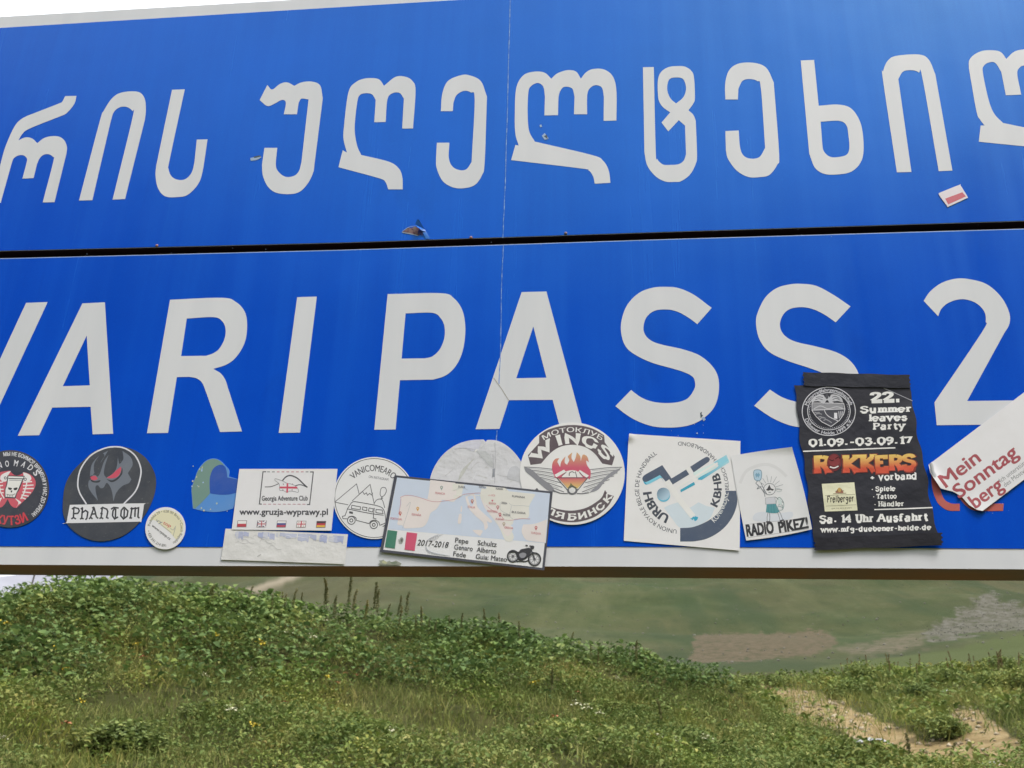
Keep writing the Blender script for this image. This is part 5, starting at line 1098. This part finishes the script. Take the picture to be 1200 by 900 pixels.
def stalk_tree(name, kind, label, group, h0):
    root = empty(name, (0, 0, 0), label, 'plant', group); rs = np.random.default_rng(len(name) + int(h0 * 100))
    n = 8; V = [(.004 * (1 - .6 * i / n) * math.cos(a) + .03 * math.sin(i * .4) * i / n, .004 * math.sin(a), h0 * i / n) for i in range(n + 1) for a in (0, 2.1, 4.2)]
    Fc = [[i * 3 + j, i * 3 + (j + 1) % 3, i * 3 + 3 + (j + 1) % 3, i * 3 + 3 + j] for i in range(n) for j in range(3)]
    st = link('stem', V, Fc, LM[kind], root); st.data.attributes.new('rnd', 'FLOAT', 'POINT').data.foreach_set('value', [.4] * len(V))
    m = 150; t = rs.uniform(.45, 1, m); ra = (1.05 - t) * .035 * rs.uniform(.2, 1, m) + .006; aa = rs.uniform(0, 6.28, m)
    P = np.stack([ra * np.cos(aa) + .03 * np.sin(t * 3.2) * t, ra * np.sin(aa), h0 * t], -1)
    scatter('seed_head', T_leaf(.9, .2, .2), P, rs.uniform(.014, .032, m), aa, rs.uniform(-.3, 1.2, m), rs.normal(0, .5, m), LM[kind], np.clip(rs.normal(.45, .25, m), 0, 1), root)
    m = 9; t = rs.uniform(.05, .4, m); aa = rs.uniform(0, 6.28, m); P = np.stack([0 * t, 0 * t, h0 * t], -1)
    scatter('leaves', T_leaf(.4, .2, .5), P, rs.uniform(.09, .17, m), aa, rs.uniform(.1, .7, m), rs.normal(0, .3, m), LM['broad'], rs.uniform(.2, .7, m), root)
    return root
def ray_r(px, r, dy=0):                     # ground point at distance r below that pixel column (mid height)
    a = float(elev(px, 760.)[0]); return (r * math.sin(a), EYE[1] + r * math.cos(a), float(ground_z(np.array([a]), np.array([r]))[0]) + dy)
def spread(proto, places, group=None):
    for i, (x, r, s_, tilt) in enumerate(places):
        o = proto if i == 0 else copy_tree(proto); o.location = ray_r(x, r, -.02); o.scale = (s_,) * 3; o.rotation_euler = (tilt, tilt * .6, random.uniform(0, 6))
    return
st = stalk_tree('dock_plant', 'stalk', 'dark dock stalk with a seed spike, standing up along the crest of the green mound', 'dock stalks along the crest of the mound', .62)
xs = [238, 246, 262, 283, 318, 323, 330, 337, 345, 372, 381, 390, 402, 410, 421, 432, 438, 447, 456, 463, 472, 484, 492, 500, 509, 521, 534, 541, 566, 583, 607, 622, 634, 643, 668, 690, 700, 748]
spread(st, [(x + random.uniform(-3, 3), random.uniform(14.6, 15.8), random.uniform(.6, 1.15) * (1.1 if 300 < x < 480 else .8), random.uniform(-.15, .15)) for x in xs])
st = stalk_tree('dock_plant', 'redstalk', 'rust brown dock stalk among the weeds at the far right, beyond the path', 'rusty stalks at the far right', .8)
spread(st, [(random.choice([random.uniform(985, 1080), random.uniform(1080, 1200), random.uniform(1100, 1200)]), random.uniform(28, 35), random.uniform(.45, 1.1), random.uniform(-.2, .2)) for _ in range(44)])
st = stalk_tree('dock_plant', 'stalk', 'tall thin dark stalk standing alone on the lower mound', 'single stalks on the lower mound', .55)
spread(st, [(645, 12.0, .8, .05), (773, 11.2, .7, -.1), (1050, 12.6, 1.0, .02), (1062, 12.4, .5, .2), (1086, 12.3, .8, -.35)])

def bush(name, label, group, R0, n, seed, kind='bush'):
    root = empty(name, (0, 0, 0), label, 'bush', group); rs = np.random.default_rng(seed)
    V, Fc = [], []
    for b in range(9):
        a = rs.uniform(0, 6.28); e = np.array([math.cos(a) * R0 * .6, math.sin(a) * R0 * .6, R0 * rs.uniform(.4, .75)]); k = len(V)
        for i in range(4):
            p = e * (i / 3) + np.array([0, 0, .1 * R0 * math.sin(i)]); rr_ = .018 * R0 * (1.3 - i / 3)
            V += [tuple(p + rr_ * np.array([math.cos(q), math.sin(q), 0])) for q in (0, 2.1, 4.2)]
        Fc += [[k + i * 3 + j, k + i * 3 + (j + 1) % 3, k + i * 3 + 3 + (j + 1) % 3, k + i * 3 + 3 + j] for i in range(3) for j in range(3)]
    bo = link('branches', V, Fc, LM['stalk'], root); bo.data.attributes.new('rnd', 'FLOAT', 'POINT').data.foreach_set('value', [.3] * len(V))
    C_ = np.array([(rs.normal(0, .45) * R0, rs.normal(0, .45) * R0, rs.uniform(.12, .62) * R0) for _ in range(16)])
    w_ = rs.integers(0, 16, n); d = rs.normal(0, 1, (n, 3)); d /= np.linalg.norm(d, axis=1)[:, None]; P = C_[w_] + d * (rs.uniform(.3, 1, n) ** .5 * .34 * R0)[:, None] * np.array([1, 1, .75]); P[:, 2] = np.abs(P[:, 2])
    scatter('foliage', T_leaf(.55, .2, .3), P, rs.uniform(.06, .125, n) * R0 ** .5, rs.uniform(0, 6.28, n), rs.uniform(-.4, 1.1, n), rs.normal(0, .5, n), LM[kind], np.clip(rs.normal(.45, .22, n), 0, 1), root)
    return root
b1 = bush('bush', 'low dark green bush on the slope behind the dirt path', 'low bushes behind the path', .62, 1500, 3)
spread(b1, [(872, 30, .8, 0), (905, 31, .8, 0), (968, 30, .8, 0), (985, 26, 1.0, 0), (1012, 30, 1.2, 0), (1030, 33, 1.0, 0), (1050, 31, 1.1, 0), (1062, 25, .8, 0), (1090, 28, 1.0, 0), (1120, 30, 1.1, 0), (1150, 27, .9, 0), (1175, 31, 1.2, 0), (1195, 26, 1.0, 0), ])
b2 = bush('bush', 'small dark bush standing alone in the bare sandy patch at lower right', None, .55, 1300, 5); b2.location = ray_r(1101, 18.2, -.05)
b3 = bush('bush', 'feathery green clump at the lower edge of the mound beside the path', 'clumps at the mound edge', .6, 1500, 8, 'weed')
spread(b3, [(940, 12.8, .8, 0), (985, 12.3, .9, 0), (1010, 11.8, .8, 0), (880, 13.2, .7, 0), (905, 12.0, .7, 0), (960, 11.2, .8, 0)])
b4 = bush('bush', 'dark leafy clump low on the mound', 'dark clumps on the mound', .6, 1300, 9)
spread(b4, [(420, 9.8, .6, 0), (720, 12.5, .5, 0), (150, 9.3, .8, 0), (190, 9.2, .6, 0), (250, 10.6, .6, 0), (860, 10.2, .6, 0), (100, 14.4, .8, 0), (800, 11.3, .5, 0)])
for o_ in [q for q in COL.objects if q.get('group') == 'dark clumps on the mound']: o_.scale.z *= .6

def flower(name, label, group, color, n, size, flat):
    root = empty(name, (0, 0, 0), label, 'flower', group); rs = np.random.default_rng(n)
    m = mat(name + '_petals', color, .7, .2)
    V = [(.003 * math.cos(a), .003 * math.sin(a), z) for z in (0, .26) for a in (0, 2.1, 4.2)]
    so_ = link('stem', V, [[j, (j + 1) % 3, 3 + (j + 1) % 3, 3 + j] for j in range(3)], LM['grass'], root); so_.data.attributes.new('rnd', 'FLOAT', 'POINT').data.foreach_set('value', [.4] * 6)
    P = np.stack([rs.normal(0, flat, n), rs.normal(0, flat, n), .26 + rs.normal(0, flat * .35, n)], -1)
    scatter('blossom', T_leaf(.9, .1, .1), P, rs.uniform(.5, 1, n) * size, rs.uniform(0, 6.28, n), rs.uniform(-.2, .8, n), rs.normal(0, .4, n), m, rs.uniform(0, 1, n), root); return root
f = flower('white_flower', 'small cream white flower head among the green weeds of the mound', 'white flower heads on the mound', (.46, .45, .30), 34, .022, .032)
spread(f, [(336, 13.2, 1.1, 0), (365, 13.0, 1.4, 0), (243, 11.2, 1.0, 0), (280, 9.5, 1.3, 0), (452, 12.6, .9, 0), (483, 12.2, .9, 0), (675, 10.5, 1.4, 0), (690, 10.7, 1.2, 0), (702, 10.3, 1.0, 0), (822, 9.6, 1.1, 0), (765, 9.2, 1.0, 0), (790, 9.4, .9, 0), (468, 8.6, 1.0, 0), (722, 13.9, 1.0, 0), (120, 12.2, .7, 0), (25, 12.5, .7, 0), (378, 14.5, .9, 0), (553, 13.4, .8, 0), (430, 13.8, .8, 0), (25, 8.7, .8, 0), (1060, 11.7, .7, 0), (600, 12.6, .7, 0), (300, 12.1, .8, 0), (860, 12.1, .8, 0)])
f = flower('orange_flower', 'tiny orange red flower among the weeds of the mound', 'orange red flowers on the mound', (.36, .15, .07), 12, .025, .018)
spread(f, [(170, 11.5, 1.3, 0), (95, 8.8, 1.3, 0), (341, 10.1, 1.1, 0), (399, 11.6, 1.2, 0), (420, 11.8, 1.0, 0), (677, 12.0, 1.1, 0), (650, 9.6, 1.2, 0), (845, 12.6, 1.0, 0), (705, 9.9, .9, 0), (408, 12, .9, 0)])
f = flower('yellow_flower', 'small yellow flower among the weeds of the mound', 'yellow flowers on the mound', (.52, .40, .04), 18, .028, .028)
spread(f, [(3, 12.8, 1.3, 0), (307, 12.5, 1.4, 0), (252, 13.0, .9, 0), (70, 12.0, 1.0, 0), (157, 12.6, .9, 0), (388, 11.8, 1.1, 0), (624, 11.8, 1.1, 0), (80, 11.4, .9, 0), (109, 10.1, .8, 0), (313, 9.3, .9, 0)])

# stones of the scree fan, one loose mass
a = rng.uniform(.22, .50, 9000); r = rng.uniform(140, 400, 9000); P = place(a, r); x, y = zone(P)
k = inpoly(x + rng.normal(0, 5, x.shape), y + rng.normal(0, 3, x.shape), [(1075, 752), (1100, 728), (1125, 718), (1145, 700), (1160, 690), (1172, 704), (1195, 708), (1300, 690), (1300, 735), (1200, 738), (1150, 744), (1110, 750)]); P = P[k & (rng.uniform(0, 1, len(k)) < .45)]; m = len(P)
oct_ = (np.array([(1, 0, 0), (0, 1, 0), (-1, 0, 0), (0, -1, 0), (.1, .1, .8), (0, 0, -.6)]), [[0, 1, 4], [1, 2, 4], [2, 3, 4], [3, 0, 4], [1, 0, 5], [2, 1, 5], [3, 2, 5], [0, 3, 5]])
rk = mat('grey_stone', (.3, .3, .28), .9, .2); L(rk, ramp(rk, attr(rk, 'rnd'), [(0, (.06, .06, .045)), (1, (.16, .155, .135))]), bsdf(rk).inputs['Base Color'])
tag(scatter('scree_stones', oct_, P, rng.uniform(.06, .24, m), rng.uniform(0, 6, m), rng.normal(0, .4, m), rng.normal(0, .4, m), rk, rng.uniform(0, 1, m)), 'grey loose stones spilling down the far green hillside', 'scree', kind='stuff')
a = rng.uniform(-.45, .50, 2600); r = rng.uniform(90, 480, 2600); P = place(a, r); kk = fbm(P[:, 0] * .03, P[:, 1] * .03, 3, 19) > .47; P = P[kk]; m = len(P)
tag(scatter('hillside_stones', oct_, P, rng.uniform(.08, .30, m), rng.uniform(0, 6, m), rng.normal(0, .4, m), rng.normal(0, .4, m), rk, rng.uniform(.3, 1, m)), 'pale stones dotted over the far green hillside', 'stones', kind='stuff')
# sods and stones along the path
a, r = spots(2600, 13, 33, .15, .50); P = place(a, r); x, y = zone(P); k = inpoly(x, y, PATHP); P = P[k]; m = len(P)
pk = mat('path_stone', (.3, .25, .17), .95, .2); L(pk, ramp(pk, attr(pk, 'rnd'), [(0, (.17, .13, .08)), (1, (.42, .36, .26))]), bsdf(pk).inputs['Base Color'])
tag(scatter('path_stones', oct_, P, rng.uniform(.015, .07, m), rng.uniform(0, 6, m), rng.normal(0, .4, m), rng.normal(0, .4, m), pk, rng.uniform(0, 1, m)), 'loose pebbles and clods on the dirt path', 'pebbles', kind='stuff')

# ------------------------------------------------------------------ litter
def scrap(name, label, px, r, w_, d_, color, seed, py=None):
    rs = np.random.default_rng(seed); n = 9; V = []
    for j in range(n):
        for i in range(n):
            u, v = i / (n - 1) - .5, j / (n - 1) - .5; V.append((u * w_ * (1 + .3 * rs.normal(0, .3)), v * d_ * (1 + .3 * rs.normal(0, .3)), .03 + .10 * w_ * rs.uniform(0, 1) + .12 * w_ * math.cos(u * 3)))
    o = link(name, V, [[j * n + i, j * n + i + 1, (j + 1) * n + i + 1, (j + 1) * n + i] for j in range(n - 1) for i in range(n - 1)], mat(name + '_plastic', color, .45, .5), smooth=True)
    o.modifiers.new('thickness', 'SOLIDIFY').thickness = .004; o.location = ray_r(px, r, .02); o.rotation_euler = (.15, 0, rs.uniform(-.5, .5)); tag(o, label, 'litter'); return o
scrap('plastic_scrap', 'white plastic scrap lying on the grass among the bushes on the right', 1105, 24.0, .26, .16, (.75, .76, .78), 1).location[2] += .12
scrap('plastic_scrap', 'white plastic scrap in the sand at the lower right corner', 1140, 14.4, .19, .14, (.74, .74, .74), 2).location[2] += .04
scrap('plastic_sheet', 'crumpled grey plastic sheet lying along the edge of the dirt path', 1012, 17.2, .52, .30, (.36, .36, .37), 3)
scrap('plastic_scrap', 'tiny pale scrap in the weeds just below the grey sheet', 1025, 14.0, .12, .08, (.6, .6, .58), 4)

# ------------------------------------------------------------------ poles far off on the left
PM = mat('weathered_pole', (.10, .09, .085), .8, .2)
for px, r, lean, h_, lb in ((14, 62, .06, 9, 'thin dark leaning pole standing at the far left, beyond the mound'), (21, 75, 0, 9.5, 'thin upright pole just right of the leaning pole'), (129, 70, .0, 9, 'thin dark pole rising behind the crest, right of the leafy top')):
    p = ray_r(px, r); root = empty('utility_pole', p, lb, 'pole'); n = 10
    V = [((.055 - .002 * i) * math.cos(a) + lean * h_ * i / 9, (.055 - .002 * i) * math.sin(a), h_ * i / 9 - .3) for i in range(10) for a in np.linspace(0, 2 * math.pi, n, endpoint=False)]
    Fc = [[i * n + j, i * n + (j + 1) % n, (i + 1) * n + (j + 1) % n, (i + 1) * n + j] for i in range(9) for j in range(n)] + [[9 * n + j for j in range(n)]]
    link('pole_shaft', V, Fc, PM, root)
    v, f_ = boxes([(lean * h_ - .6, lean * h_ + .6, -.04, .04, h_ - .9, h_ - .8)]); link('crossarm', v, f_, PM, root)
    for q in (-.5, 0.12, .5):
        v, f_ = boxes([(lean * h_ + q - .03, lean * h_ + q + .03, -.03, .03, h_ - .798, h_ - .66)]); link('insulator', v, f_, M['steel'], root)
